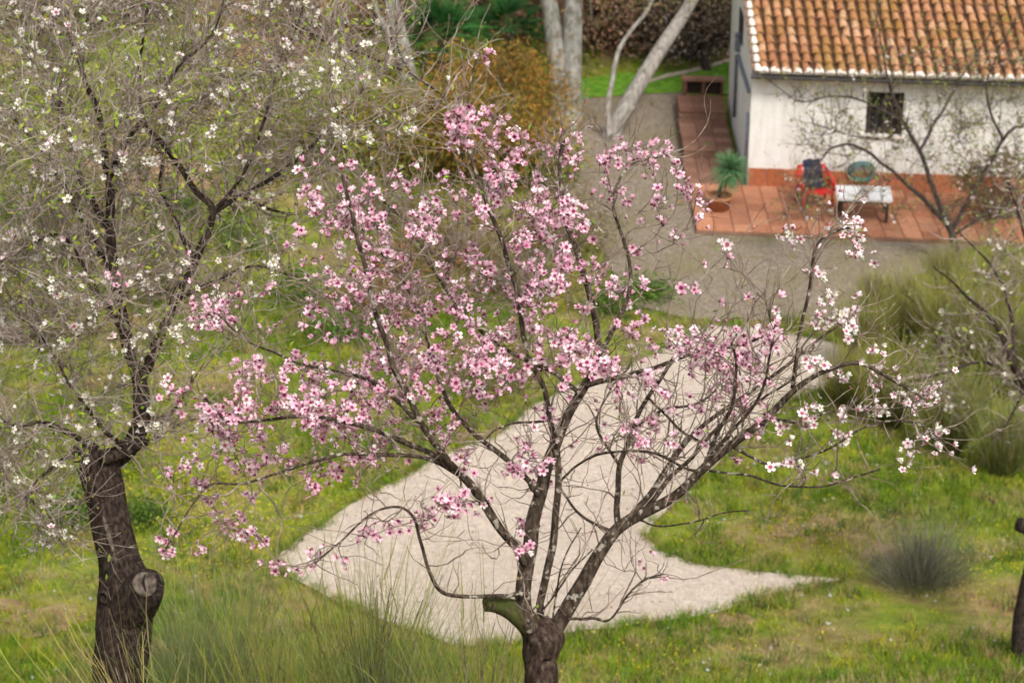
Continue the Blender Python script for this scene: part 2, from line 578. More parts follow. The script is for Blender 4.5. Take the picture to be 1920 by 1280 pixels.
PATH_PX = [(1340, 612), (1450, 622), (1540, 640), (1660, 655), (1640, 715), (1540, 735), (1460, 765), (1395, 830), (1330, 890), (1265, 945),
           (1222, 985), (1212, 1012), (1240, 1040), (1310, 1062), (1440, 1078), (1582, 1090),
           (1500, 1108), (1420, 1122), (1330, 1155), (1250, 1166), (1160, 1180), (1060, 1192), (960, 1208), (850, 1215),
           (825, 1203), (790, 1188), (715, 1165), (640, 1137), (575, 1102), (530, 1072), (518, 1055), (532, 1035), (580, 1000), (660, 950), (745, 905), (850, 850), (930, 822),
           (1000, 760), (1080, 728), (1180, 690), (1270, 640)]
path_poly = jitter_poly([G(x, y)[:2] for x, y in PATH_PX], .05, .2)
sheet('path', path_poly, 'path_gravel', .03)
YARD_PX = [(1060, 190), (1200, 178), (1296, 174), (1330, 330), (1420, 400), (1900, 420), (1760, 500), (1650, 560), (1600, 602), (1450, 600), (1330, 605), (1230, 585),
           (1165, 570), (1150, 520), (1120, 430), (1080, 380), (1020, 340), (960, 300), (1010, 240)]
yard_poly = jitter_poly(smooth_poly([G(x, y)[:2] for x, y in YARD_PX], 1), .14)
sheet('gravel_yard', yard_poly, 'yard_gravel', .02)
LAWN_PX = [(1075, 188), (1075, 152), (1180, 140), (1260, 138), (1330, 124), (1420, 108), (1440, 176), (1380, 182), (1290, 176), (1190, 181)]
lawn_poly = jitter_poly([G(x, y)[:2] for x, y in LAWN_PX], .06)
sheet('lawn', lawn_poly, 'lawn', .035)
_mid = [(1196, 168), (1222, 156), (1250, 147), (1285, 140), (1320, 131), (1350, 122), (1385, 112)]
foot_poly = [G(x, y + 3.5)[:2] for x, y in _mid] + [G(x, y - 3.5)[:2] for x, y in _mid[::-1]]
sheet('footpath', jitter_poly(foot_poly, .04, .3), 'path_gravel', .05)

simple('red_soil', [(.3, (.14, .085, .045)), (.5, (.22, .145, .075)), (.7, (.30, .22, .12))], 4, .95, .6, .03)
for PX in ([(400, 60), (460, -10), (600, -20), (680, 20), (660, 90), (560, 130), (470, 140)], [(150, 300), (230, 260), (330, 290), (420, 330), (360, 380), (250, 390), (170, 360)],
           [(10, 1130), (70, 1120), (150, 1140), (165, 1190), (90, 1200), (20, 1180)], [(1440, 985), (1500, 965), (1570, 975), (1560, 1005), (1480, 1015)],
           [(860, 800), (940, 790), (960, 815), (900, 830), (850, 838)], [(1240, 1180), (1340, 1160), (1400, 1165), (1350, 1200), (1260, 1205)]):
    sheet('bare_soil', jitter_poly(smooth_poly([G(x, y)[:2] for x, y in PX], 2), .42, .12), 'red_soil', .018)

# ------------------------------------------------------------------ house
HA = Z0(1401, 346, 0.0)
HB = Z0(1812, 361, 0.0)
HU = nrm(HB - HA)
HC = Z0(1367, 180, .38); HC[2] = 0
HV = nrm(HC - HA)
HZ = np.array([0, 0, 1.0])
HDEP = float(np.linalg.norm(HC - HA)) + .2
HLEN = 9.5
HM = (np.stack([HU, HV, HZ], 1), HA)
def HP(s, t, z):
    return HA + HU * s + HV * t + HZ * z
def WPt(px, py, t=0.0):
    """(s, z) where the picture ray meets the plane of the front wall"""
    r = ray(px, py); nn = np.cross(HU, HZ)
    k = ((HP(0, t, 0) - CAM) @ nn) / (r @ nn)
    p = CAM + r * k - HP(0, t, 0)
    return float(p @ HU), float(p[2])
def SPt(px, py):
    """(t, z) on the side wall"""
    r = ray(px, py); nn = np.cross(HV, HZ)
    k = ((HA - CAM) @ nn) / (r @ nn)
    p = CAM + r * k - HA
    return float(p @ HV), float(p[2])

EAVE = WPt(1415, 126)[1]
SLOPE = rad(18)
house = thing('white_house', HP(0, 0, 0), 'low whitewashed house with clay tiled roof beside the terracotta terrace', 'house')
s0, z1 = WPt(1627, 172); s1, z0 = WPt(1691, 255)
zt = EAVE - .02
mb = MB()
TH = .4
for lo, hi in (((0, 0, -.4), (s0, TH, zt)), ((s1, 0, -.4), (HLEN, TH, zt)), ((s0, 0, -.4), (s1, TH, z0)), ((s0, 0, z1), (s1, TH, zt))):
    box(mb, lo, hi, HM)
part('front_wall', mb, 'white_wall', house)
def prism_wall(sa, sb, ta, tb, name):
    mb = MB()
    ha = EAVE - .06 + ta * math.tan(SLOPE); hb = EAVE - .06 + tb * math.tan(SLOPE)
    v = [HP(sa, ta, -.4), HP(sb, ta, -.4), HP(sb, tb, -.4), HP(sa, tb, -.4), HP(sa, ta, ha), HP(sb, ta, ha), HP(sb, tb, hb), HP(sa, tb, hb)]
    mb.add(v, [(0, 3, 2, 1), (4, 5, 6, 7), (0, 1, 5, 4), (1, 2, 6, 5), (2, 3, 7, 6), (3, 0, 4, 7)])
    return part(name, mb, 'white_wall', house)
prism_wall(0.0, TH, TH + .001, HDEP, 'side_wall')
prism_wall(HLEN - TH, HLEN, TH + .001, HDEP, 'side_wall')
prism_wall(TH + .001, HLEN - TH - .001, HDEP - TH, HDEP, 'back_wall')
# window
mb = MB()
box(mb, (s0 + .002, .20, z0 + .002), (s1 - .002, .22, z1 - .002), HM)
win = thing('x', (0, 0, 0), '', ''); bpy.data.objects.remove(win)
mbf = MB()
fw = .07
for lo, hi in (((s0 + .002, .10, z0 + .002), (s0 + fw, .19, z1 - .002)), ((s1 - fw, .10, z0 + .002), (s1 - .002, .19, z1 - .002)),
               ((s0 + fw + .001, .10, z0 + .002), (s1 - fw - .001, .19, z0 + fw)), ((s0 + fw + .001, .10, z1 - fw), (s1 - fw - .001, .19, z1 - .002)),
               (((s0 + s1) / 2 - .03, .11, z0 + fw + .001), ((s0 + s1) / 2 + .03, .185, z1 - fw - .001)),
               ((s0 + fw + .001, .115, (z0 + z1) / 2 - .025), ((s0 + s1) / 2 - .031, .18, (z0 + z1) / 2 + .025)),
               (((s0 + s1) / 2 + .031, .115, (z0 + z1) / 2 - .025), (s1 - fw - .001, .18, (z0 + z1) / 2 + .025))):
    box(mbf, lo, hi, HM)
window = part('window', mbf, 'dark_wood', house)
part('pane', mb, 'glass_dark', window)
for i in range(5):
    mb = MB()
    sx = s0 + (s1 - s0) * (i + .5) / 5
    tube(mb, [HP(sx, .05, z0 + .004), HP(sx, .05, z1 - .004)], [.011, .011], 6)
    part('bar', mb, 'gutter_metal', window)
mb = MB()
box(mb, (s0 - .06, -.05, z0 - .05), (s1 + .06, .095, z0 - .001), HM)
part('sill', mb, 'mortar', window)
# plinth of clay tiles
n = 26
for i in range(n):
    mb = MB()
    g = .006
    h = .355 + random.uniform(-.006, .006)
    w = (HLEN - .02) / n
    box(mb, (.01 + i * w + g, -.022 - random.uniform(0, .004), -.02), (.01 + (i + 1) * w - g, -.002, h), HM)
    part('plinth_tile', mb, 'plinth_tile', house)
# roof
roof_mb = MB()
ov = .22
def RP(s, r, n):
    """point on the roof: s along the eave, r up the slope from the eave edge, n off the surface"""
    w = HV * math.cos(SLOPE) + HZ * math.sin(SLOPE)
    nn = nrm(np.cross(HU, w))
    return HP(0, -ov, EAVE - ov * math.tan(SLOPE) + .0) + HU * s + w * r + nn * n
RLEN = (HDEP + ov) / math.cos(SLOPE) + .15
v = [RP(-.02, 0.05, .0), RP(HLEN + .05, 0.05, .0), RP(HLEN + .05, RLEN, 0), RP(-.02, RLEN, 0), RP(-.02, 0.05, .06), RP(HLEN + .05, 0.05, .06), RP(HLEN + .05, RLEN, .06), RP(-.02, RLEN, .06)]
roof_mb.add(v, [(0, 3, 2, 1), (4, 5, 6, 7), (0, 1, 5, 4), (1, 2, 6, 5), (2, 3, 7, 6), (3, 0, 4, 7)])
roof = part('roof', roof_mb, 'joint', house)
def tile_arrays(L, w0, w1, flip=False, th=.014, k=8):
    """a tapered barrel tile along +y, mouth (wide) at y=0, convex up"""
    a = np.linspace(0, math.pi, k + 1)
    vs = []
    for (y, w) in ((0, w0), (L, w1)):
        for off in (0, th):
            r = w / 2 - off
            vs.append(np.stack([np.cos(a) * r, np.full(k + 1, y), np.sin(a) * r * .82], -1))
    V = np.concatenate(vs)          # outer0, inner0, outer1, inner1
    m = k + 1
    i = np.arange(k)
    q = [np.stack([i, i + 1, 2 * m + i + 1, 2 * m + i], -1), np.stack([m + i + 1, m + i, 3 * m + i, 3 * m + i + 1], -1),
         np.stack([i + 1, i, m + i, m + i + 1], -1), np.stack([2 * m + i, 2 * m + i + 1, 3 * m + i + 1, 3 * m + i], -1)]
    q = np.concatenate(q + [np.array([[0, 2 * m, 3 * m, m], [k, m + k, 3 * m + k, 2 * m + k]])])
    if flip:
        V = V * np.array([1, 1, -1]); q = q[:, ::-1]
    return V, q
TV, TQ = tile_arrays(.38, .162, .128)
mb = MB(); mb.add(TV, TQ)
tile_me = mb.mesh('roof_tile', 'roof_tile', True)
wdir = HV * math.cos(SLOPE) + HZ * math.sin(SLOPE)
ndir = nrm(np.cross(HU, wdir)); udir = np.cross(wdir, ndir)
RM = np.stack([udir, wdir, ndir], 1)
EXPO = .31; SP = .213
ncol = int(HLEN / SP); nrow = int(RLEN / EXPO) + 1
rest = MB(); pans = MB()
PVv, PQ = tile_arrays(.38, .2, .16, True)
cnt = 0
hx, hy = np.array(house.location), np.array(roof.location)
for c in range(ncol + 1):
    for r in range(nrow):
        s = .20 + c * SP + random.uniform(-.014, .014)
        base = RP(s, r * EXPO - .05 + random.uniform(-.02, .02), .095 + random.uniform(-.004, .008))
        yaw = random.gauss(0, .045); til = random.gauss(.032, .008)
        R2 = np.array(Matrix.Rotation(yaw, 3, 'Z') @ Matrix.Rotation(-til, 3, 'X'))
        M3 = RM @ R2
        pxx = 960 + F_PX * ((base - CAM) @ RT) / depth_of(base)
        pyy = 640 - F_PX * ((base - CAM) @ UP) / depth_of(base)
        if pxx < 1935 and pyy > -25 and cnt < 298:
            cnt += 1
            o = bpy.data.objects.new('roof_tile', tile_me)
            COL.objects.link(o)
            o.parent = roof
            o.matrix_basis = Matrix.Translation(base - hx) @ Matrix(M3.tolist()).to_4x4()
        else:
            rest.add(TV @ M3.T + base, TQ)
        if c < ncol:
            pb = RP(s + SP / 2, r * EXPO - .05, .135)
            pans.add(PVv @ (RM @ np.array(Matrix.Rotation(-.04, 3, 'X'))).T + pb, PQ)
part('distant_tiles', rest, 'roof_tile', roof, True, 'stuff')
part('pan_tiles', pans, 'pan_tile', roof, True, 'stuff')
# mortar plugs in the eave tile mouths, gutter, fascia
for c in range(ncol + 1):
    mb = MB()
    s = .20 + c * SP
    k = 7; a = np.linspace(0, math.pi, k + 1)
    rr = .092 * (1 + .05 * np.sin(3 * a + c))
    fr = [RP(s + math.cos(x) * q, -.085 - .012 * math.sin(x), .088 + math.sin(x) * q * .82) for x, q in zip(a, rr)]
    bk = [RP(s + math.cos(x) * q, .03, .088 + math.sin(x) * q * .82) for x, q in zip(a, rr)]
    V = fr + bk
    q = [(i, i + 1, k + 2 + i, k + 1 + i) for i in range(k)]
    t = [(0, i + 1, i) for i in range(1, k)]
    mb.add(V, q, t)
    part('mortar_plug', mb, 'mortar', roof)
for r in range(nrow):
    mb = MB()
    b0 = r * EXPO - .04
    k = 6; a = np.linspace(0, math.pi, k + 1)
    V = []
    for rr_, yy in ((.072, b0), (.05, b0 + .2)):
        V += [RP(.08 + math.cos(x) * rr_, yy, .07 + math.sin(x) * rr_ * .95 + .03) for x in a]
    q = [(i, i + 1, k + 2 + i, k + 1 + i) for i in range(k)]
    t = [(0, i + 1, i) for i in range(1, k)]
    mb.add(V, q, t)
    part('verge_mortar', mb, 'mortar', roof, True)
mb = MB()
gz = EAVE - ov * math.tan(SLOPE)
prof = [(math.cos(x), math.sin(x)) for x in np.linspace(math.pi, 2 * math.pi, 9)]
V = []; R_ = .075
for s in np.linspace(-.05, HLEN, 12):
    for (cx, cz) in prof:
        V.append(HP(s, -ov - .075 + cx * R_, gz + .0 + cz * R_))
    for (cx, cz) in prof[::-1]:
        V.append(HP(s, -ov - .075 + cx * (R_ - .006), gz + .0 + cz * (R_ - .006)))
m = 18
q = [(i * m + j, i * m + (j + 1) % m, (i + 1) * m + (j + 1) % m, (i + 1) * m + j) for i in range(11) for j in range(m)]
mb.add(V, q)
part('gutter', mb, 'gutter_metal', house, True)
mb = MB()
box(mb, (-.01, -.14, EAVE - .16), (HLEN, -.002, EAVE - .06), HM)
part('eave_course', mb, 'mortar', house)
# side wall fittings
def side_box(t0, t1, z0, z1, d0, d1, mat, name, parent=house):
    mb = MB(); box(mb, (-d1, t0, z0), (-d0, t1, z1), HM)
    return part(name, mb, mat, parent)
t_, z_ = SPt(1391, 50)
w2 = side_box(t_ - .35, t_ + .35, z_ - .3, z_ + .3, .002, .03, 'dark_wood', 'window')
side_box(t_ - .27, t_ - .02, z_ - .22, z_ + .22, .031, .034, 'glass_dark', 'pane', w2)
side_box(t_ + .02, t_ + .27, z_ - .22, z_ + .22, .031, .034, 'glass_dark', 'pane', w2)
t_, z_ = SPt(1388, 80)
side_box(t_ - .12, t_ + .12, z_ - .18, z_ + .18, .002, .10, 'pipe_grey', 'meter_box')
ta, za = SPt(1386, 102); tb, zb = SPt(1383, 168)
mb = MB()
tube(mb, [HP(-.05, .05, za + .04), HP(-.05, ta - .15, za + .02), HP(-.05, ta, za - .03), HP(-.05, ta + .02, za - .2), HP(-.05, ta + .02, .5)], [.035] * 5, 8)
part('drain_pipe', mb, 'pipe_grey', house, True)
mb = MB()
tube(mb, [HP(-.045, .12, 1.45), HP(-.045, .12, .02)], [.03, .03], 8)
part('drain_pipe', mb, 'pipe_grey', house, True)

# ------------------------------------------------------------------ terrace and steps, each tile its own piece
fl = Z0(1306, 430, 0.0) - HA
_st = np.linalg.solve(np.array([[HU[0], HV[0]], [HU[1], HV[1]]]), fl[:2])
t_front = float(_st[1])
s_left = float(_st[0])
def floor_tiles(parent, sa, sb, ta, tb, z, size, mat, name='tile', th=.03):
    ns = max(1, round((sb - sa) / size)); nt_ = max(1, round((tb - ta) / size))
    ws = (sb - sa) / ns; wt = (tb - ta) / nt_
    mbt = MB(); g = .006
    b = .008
    v = np.array([(g, g, 0), (ws - g, g, 0), (ws - g, wt - g, 0), (g, wt - g, 0), (g, g, th - b), (ws - g, g, th - b), (ws - g, wt - g, th - b), (g, wt - g, th - b),
                  (g + b, g + b, th), (ws - g - b, g + b, th), (ws - g - b, wt - g - b, th), (g + b, wt - g - b, th)])
    v = v @ HM[0].T
    mbt.add(v, [(0, 1, 5, 4), (1, 2, 6, 5), (2, 3, 7, 6), (3, 0, 4, 7), (4, 5, 9, 8), (5, 6, 10, 9), (6, 7, 11, 10), (7, 4, 8, 11), (8, 9, 10, 11), (0, 3, 2, 1)])
    me = mbt.mesh(name, mat)
    pl = np.array(parent.location)
    for i in range(ns):
        for j in range(nt_):
            p = HP(sa + i * ws, ta + j * wt, z - th + random.uniform(-.003, .003)) - pl
            o = place(name, me, parent, p)
            o.rotation_euler = (random.gauss(0, .006), random.gauss(0, .006), 0)
def slab(name, sa, sb, ta, tb, z0, z1):
    mb = MB(); box(mb, (sa, ta, z0), (sb, tb, z1), HM)
    org = HP(sa, ta, z1)
    return place(name, mb.mesh(name, 'joint', False, org), loc=org, kind='structure')
terrace = slab('terrace', s_left, 6.6, t_front, -.03, -.5, -.024)
floor_tiles(terrace, s_left, 6.6, t_front, -.03, 0, .36, 'floor_tile')
walk = slab('walkway', s_left - .02, -.13, -.028, 1.55, -.5, -.024)
floor_tiles(walk, s_left - .02, -.13, -.028, 1.55, 0, .3, 'step_tile')
w2_ = slab('walkway', s_left + .02, -.131, 1.552, 3.6, -.5, .13)
floor_tiles(w2_, s_left + .02, -.131, 1.53, 3.6, .155, .3, 'step_tile')
w3_ = slab('walkway', s_left + .05, -.132, 3.602, 4.75, -.5, .29)
floor_tiles(w3_, s_left + .05, -.132, 3.58, 4.75, .315, .3, 'step_tile')
# low wall with two recesses closing the walkway
steps = thing('garden_wall', HP(-.6, 4.9, .3), 'short brown brick wall with square openings ending the walkway', 'wall')
for (a, b, z0_, z1_) in ((-1.0, -.9, .3, .62), (-.58, -.5, .3, .62), (-.16, -.1, .3, .62)):
    mb = MB(); box(mb, (a, 4.76, z0_), (b, 4.98, z1_), HM); part('pier', mb, 'step_brown', steps)
mb = MB(); box(mb, (-1.02, 4.74, .621), (-.08, 5.0, .68), HM); part('coping', mb, 'step_tile', steps)
mb = MB(); box(mb, (-.99, 4.93, .3), (-.12, 4.97, .618), HM); part('panel', mb, 'dark_wood', steps)  # dark back sheet standing in for the shade inside the openings

# ------------------------------------------------------------------ things on the terrace
def chair():
    b = Z0(1526, 386, 0)
    root = thing('plastic_chair', b, 'red plastic armchair with a dark jacket thrown over it', 'chair')
    a = rad(8)
    M = (np.array([[math.cos(a), -math.sin(a), 0], [math.sin(a), math.cos(a), 0], [0, 0, 1]]), b)   # -y faces the camera
    def P(*p):
        return (np.array(p) * np.array([1.0, .95, .86])) @ M[0].T + M[1]
    w = .29
    # seat: gently dished grid
    mb = MB(); n_ = 7
    def grid(f):
        u = np.linspace(0, 1, n_)
        V = [P(*f(x, y)) for y in u for x in u]
        q = [(j * n_ + i, j * n_ + i + 1, (j + 1) * n_ + i + 1, (j + 1) * n_ + i) for j in range(n_ - 1) for i in range(n_ - 1)]
        return V, q
    for dz in (0, -.02):
        V, q = grid(lambda x, y: ((x - .5) * .5, -.25 + y * .48, .43 + dz - .02 * math.sin(math.pi * x) - .02 * y - .03 * max(0, .15 - y) / .15))
        mb.add(V, q)
    part('seat', mb, 'red_plastic', root, True)
    # back: vertical slats with a curved top rail
    mb = MB()
    tube(mb, [P((t - .5) * .56, .25 + .1 - .05 * math.sin(math.pi * t) + .04, .80 + .06 * math.sin(math.pi * t)) for t in np.linspace(0, 1, 12)], [.03] * 12, 8)
    br = part('backrest', mb, 'red_plastic', root, True)
    for i in range(6):
        x = -.2 + i * .08
        mb = MB()
        tube(mb, [P(x, .22, .42), P(x * 1.05, .29, .62), P(x * 1.1, .345, .82)], [.024, .026, .024], 6)
        part('slat', mb, 'red_plastic', br, True)
    for sx in (-1, 1):
        mb = MB()
        tube(mb, [P(sx * .28, .33, .78), P(sx * .31, .2, .67), P(sx * .32, 0, .655), P(sx * .32, -.2, .64), P(sx * .31, -.26, .60), P(sx * .30, -.27, .45)], [.03, .034, .038, .038, .034, .03], 8)
        part('armrest', mb, 'red_plastic', root, True)
        mb = MB()     # side apron panel below the arm
        V = [P(sx * .27, -.25, .44), P(sx * .27, .25, .42), P(sx * .30, .26, .66), P(sx * .315, -.2, .65)]
        V2 = [p + np.array([sx * .012, 0, 0]) for p in V]
        mb.add(V + V2, [(0, 1, 2, 3), (7, 6, 5, 4), (0, 4, 5, 1), (1, 5, 6, 2), (2, 6, 7, 3), (3, 7, 4, 0)])
        part('side_panel', mb, 'red_plastic', root)
        for (y0, y1) in ((-.25, -.30), (.24, .33)):
            mb = MB()
            tube(mb, [P(sx * .27, y0, .45), P(sx * .285, (y0 + y1) / 2, .22), P(sx * .30, y1, .0)], [.04, .032, .024], 8)
            part('leg', mb, 'red_plastic', root, True)
    # jacket
    mb = MB(); n_ = 12
    u = np.linspace(0, 1, n_)
    V = []
    for y in u:
        for x in u:
            nz = mnoise.noise(Vector((x * 4, y * 5, 1.5)))
            X = (x - .5) * (.40 + .08 * math.sin(y * 5)) + .03 * nz
            if y < .55:
                k = y / .55; Y = -.04 + k * .23; Z = .47 + .07 * k * k + .05 * nz + .05 * math.sin(math.pi * x)
            else:
                k = (y - .55) / .45; Y = .19 + k * .17; Z = .54 + k * .44 + .03 * nz; Y += -.05 * math.sin(math.pi * k)
            V.append(P(X, Y, Z))
    V = np.array(V)
    q = np.array([(j * n_ + i, j * n_ + i + 1, (j + 1) * n_ + i + 1, (j + 1) * n_ + i) for j in range(n_ - 1) for i in range(n_ - 1)])
    V2 = V + np.array([0, .0, -.035])
    m = len(V)
    mb.add(np.vstack([V, V2]), np.vstack([q, q[:, ::-1] + m]))
    edge = [i for i in range(n_)] + [j * n_ + n_ - 1 for j in range(1, n_)] + [(n_ - 1) * n_ + i for i in range(n_ - 2, -1, -1)] + [j * n_ for j in range(n_ - 2, 0, -1)]
    ee = [(edge[i], edge[(i + 1) % len(edge)]) for i in range(len(edge))]
    mb.add(np.vstack([V, V2]), [(a_, b_, b_ + m, a_ + m) for a_, b_ in ee])
    org = P(0, 0, .45)
    o = place('jacket', mb.mesh('jacket', 'jacket', True, org), loc=org)
    tag(o, 'crumpled dark navy jacket lying over the red plastic chair', 'jacket')
chair()

def table():
    zt = .5
    a = Z0(1570, 372, zt); b2 = Z0(1672, 375, zt)
    X = nrm(b2 - a); L = float(np.linalg.norm(b2 - a)) + .02
    Yv = np.array([-X[1], X[0], 0])
    Dp = .74
    base = a.copy(); base[2] = 0
    root = thing('low_table', base, 'low white topped table with dark legs beside the red chair', 'table')
    M = (np.stack([X, Yv, HZ], 1), base)
    mb = MB(); box(mb, (0, 0, zt - .045), (L, Dp, zt), M); part('table_top', mb, 'white_paint', root)
    mb = MB(); box(mb, (.05, .05, zt - .11), (L - .05, Dp - .05, zt - .046), M); part('apron', mb, 'dark_wood', root)
    for x in (.06, L - .12):
        for y in (.06, Dp - .12):
            mb = MB(); box(mb, (x, y, 0), (x + .06, y + .06, zt - .111), M); part('leg', mb, 'dark_wood', root)
table()

def hose():
    s, z = WPt(1615, 320)
    c = HP(s, -.09, z)
    mb = MB()
    pts = []
    for i in range(0, 6 * 24 + 1):
        t = i / 24 * 2 * math.pi; r = .17 + .03 * math.sin(i / 24 * 1.7) + .012 * (i / 24)
        pts.append(c + HU * math.cos(t) * r * 1.05 + HZ * math.sin(t) * r * .85 + HV * (-.05 + .018 * (i / 24)) + HZ * .01 * math.sin(3 * t))
    tube(mb, pts, [.017] * len(pts), 6)
    root = thing('garden_hose', c, 'coiled teal garden hose hung on the white wall behind the table', 'hose')
    part('coil', mb, 'hose_teal', root, True)
    mb = MB()
    tube(mb, [c + HV * .088 + HZ * .13, c - HV * .06 + HZ * .12, c - HV * .075 + HZ * .17], [.014] * 3, 6)
    part('hook', mb, 'gutter_metal', root, True)
hose()

def potted_plant():
    b = Z0(1347, 392, 0)
    root = thing('potted_cycad', b, 'spiky green ball headed plant on a thin trunk in a clay pot', 'potted plant')
    mb = MB(); prof = [(.0, .0), (.19, 0), (.24, .22), (.27, .24), (.27, .29), (.235, .29), (.225, .24), (0, .24)]
    k = 20; V = []
    for r, z in prof:
        V += [b + np.array([math.cos(t) * max(r, .001), math.sin(t) * max(r, .001), z]) for t in np.arange(k) * 2 * math.pi / k]
    q = [(i * k + j, i * k + (j + 1) % k, (i + 1) * k + (j + 1) % k, (i + 1) * k + j) for i in range(len(prof) - 1) for j in range(k)]
    mb.add(V, q)
    part('pot', mb, 'terracotta', root, True)
    mb = MB()
    top = b + np.array([.20, 0, .80])
    P_, R_ = catmull([b + np.array([0, 0, .2]), b + np.array([.02, 0, .42]), b + np.array([.1, 0, .58]), top], [.04, .035, .035, .05], .04)
    tube(mb, P_, R_, 8, rough=.15)
    part('trunk', mb, 'bark_dark', root, True)
    n = 620
    d = rng.normal(0, 1, (n, 3)); d[:, 2] += .05; d = nrm(d)
    L = rng.uniform(.30, .47, n)[:, None]
    base = np.repeat(top[None], n, 0) + d * .03
    tip = base + d * L + np.array([0, 0, -.05])
    mb = MB()
    c0 = pick([(.06, .14, .06), (.08, .18, .075)], n); c1 = pick([(.12, .29, .12), (.17, .34, .15), (.2, .34, .17)], n)
    ribbons(mb, base, tip, np.full(n, .026), np.full(n, .004), np.array([0, 0, .04]) * np.ones((n, 3)), 3, c0, c1)
    part('leaves', mb, 'leaf', root, False, 'stuff')
potted_plant()

# ------------------------------------------------------------------ trees: traced limbs, twigs that grow towards the blossom, blossom
def limb_world(px, D0, d0, d1, r0, r1, step=.035):
    """px: picture trace [(x, y)]; depth runs from D0+d0 to D0+d1; radii in metres"""
    n = len(px)
    P = [W(x, y, D0 + d0 + (d1 - d0) * i / (n - 1)) for i, (x, y) in enumerate(px)]
    R = [r1 + (r0 - r1) * (1 - i / (n - 1)) ** 1.25 for i in range(n)]
    return catmull(P, R, step)

class Grow:
    def __init__(s):
        s.P = np.zeros((0, 3)); s.D = np.zeros((0, 3)); s.R = np.zeros(0)
    def push(s, P, R):
        T = nrm(np.gradient(P, axis=0))
        s.P = np.vstack([s.P, P]); s.D = np.vstack([s.D, T]); s.R = np.concatenate([s.R, R])
    def connect(s, mb, A, r_tip=.0022, r_max=.011, k=4, wob=.05):
        d = A[None] - s.P
        L = np.linalg.norm(d, axis=1)
        cosang = (d * s.D).sum(1) / (L + 1e-6)
        cost = L * (1 + .55 * (1 - cosang)) + .05
        i = int(np.argmin(cost))
        L = L[i]
        if L < .02:
            return s.P[i][None]
        r0 = min(r_max, s.R[i] * .8, r_tip + .010 * L)
        r0 = max(r0, r_tip * 1.1)
        n = max(3, int(L / .05) + 2)
        t = np.linspace(0, 1, n)[:, None]
        p0 = s.P[i]; m = p0 + (s.D[i] * .45 + nrm(A - p0) * .1) * L
        C = (1 - t) ** 2 * p0 + 2 * t * (1 - t) * m + t ** 2 * A
        w = rng.normal(0, wob * min(L, .5), (n, 3)) * (t * (1 - t) * 2)
        C = C + w
        R = r0 * (1 - t[:, 0]) + r_tip * t[:, 0]
        tube(mb, C, R, k, cap=False)
        s.push(C, R)
        return C
    def side(s, mb, n, Lmin, Lmax, rmax=.03, up=.35, k=3, r0=.003, keep=True, lo=.0015):
        ok = np.nonzero((s.R < rmax) & (s.R > lo))[0]
        for i in rng.choice(ok, n):
            L = rng.uniform(Lmin, Lmax)
            d = nrm(s.D[i] * .7 + rng.normal(0, .75, 3) + np.array([0, 0, up]))
            m = 4 + int(L / .09)
            P = [s.P[i]]
            dd = d.copy()
            for j in range(m):
                dd = nrm(dd + rng.normal(0, .22, 3) + np.array([0, 0, .05]))
                P.append(P[-1] + dd * L / m)
            P = np.array(P)
            R = np.linspace(min(r0, s.R[i]), .0012, m + 1)
            tube(mb, P, R, k, cap=False)
            if keep:
                s.push(P[1:], R[1:])

def flower_arrays(pal, size=.047, cup=0.0):
    """five notched cupped petals with a dark eye; returns vertices, tris, colours"""
    V = []; T = []; C = []
    edge, mid, eye, core = [np.array(c) for c in pal]
    for p in range(5):
        a = p * 2 * math.pi / 5
        ca, sa = math.cos(a), math.sin(a)
        pts = [(0, 0, 0, eye), (.45, -.30, .16, mid), (.45, .30, .16, mid), (.86, -.30, .30, edge), (.86, .30, .30, edge), (.99, -.12, .32, edge), (.99, .12, .32, edge), (.92, 0, .30, edge), (.5, 0, .06, mid)]
        b = len(V)
        for (r, s, z, c) in pts:
            r, s, z = r * (1 - .42 * cup), s * (1 - .25 * cup), z * (1 + 1.9 * cup) + .25 * cup * r + .05 * math.sin(p * 2.4 + r * 3)
            V.append(((r * ca - s * sa) * size / 2, (r * sa + s * ca) * size / 2, z * size / 2)); C.append(c)
        T += [(b, b + 1, b + 8), (b, b + 8, b + 2), (b + 1, b + 3, b + 8), (b + 8, b + 4, b + 2), (b + 3, b + 5, b + 8), (b + 5, b + 7, b + 8), (b + 8, b + 7, b + 6), (b + 8, b + 6, b + 4)]
    b = len(V)
    for j in range(5):
        a = j * 2 * math.pi / 5 + .3
        V.append((math.cos(a) * .19 * size, math.sin(a) * .19 * size, .10 * size)); C.append(core)
    V.append((0, 0, .02 * size)); C.append(core); V.append((0, 0, -.14 * size)); C.append(core * .8)
    for j in range(5):
        T += [(b + 5, b + j, b + (j + 1) % 5), (b + 6, b + (j + 1) % 5, b + j)]
    return np.array(V), np.array(T), np.array(C)

PINK = ((.86, .61, .70), (.82, .52, .63), (.55, .16, .29), (.26, .03, .09))
PINK2 = ((.80, .48, .60), (.73, .37, .50), (.45, .09, .21), (.22, .03, .08))
PALE = ((.88, .78, .79), (.86, .70, .74), (.62, .24, .34), (.40, .10, .15))
WHITE = ((.84, .81, .74), (.80, .76, .69), (.60, .51, .43), (.38, .31, .14))

def rots(n, prefer):
    z = nrm(rng.normal(0, .8, (n, 3)) + prefer)
    x = nrm(np.cross(z, rng.normal(0, 1, (n, 3))))
    y = np.cross(z, x)
    return np.stack([x, y, z], 2)

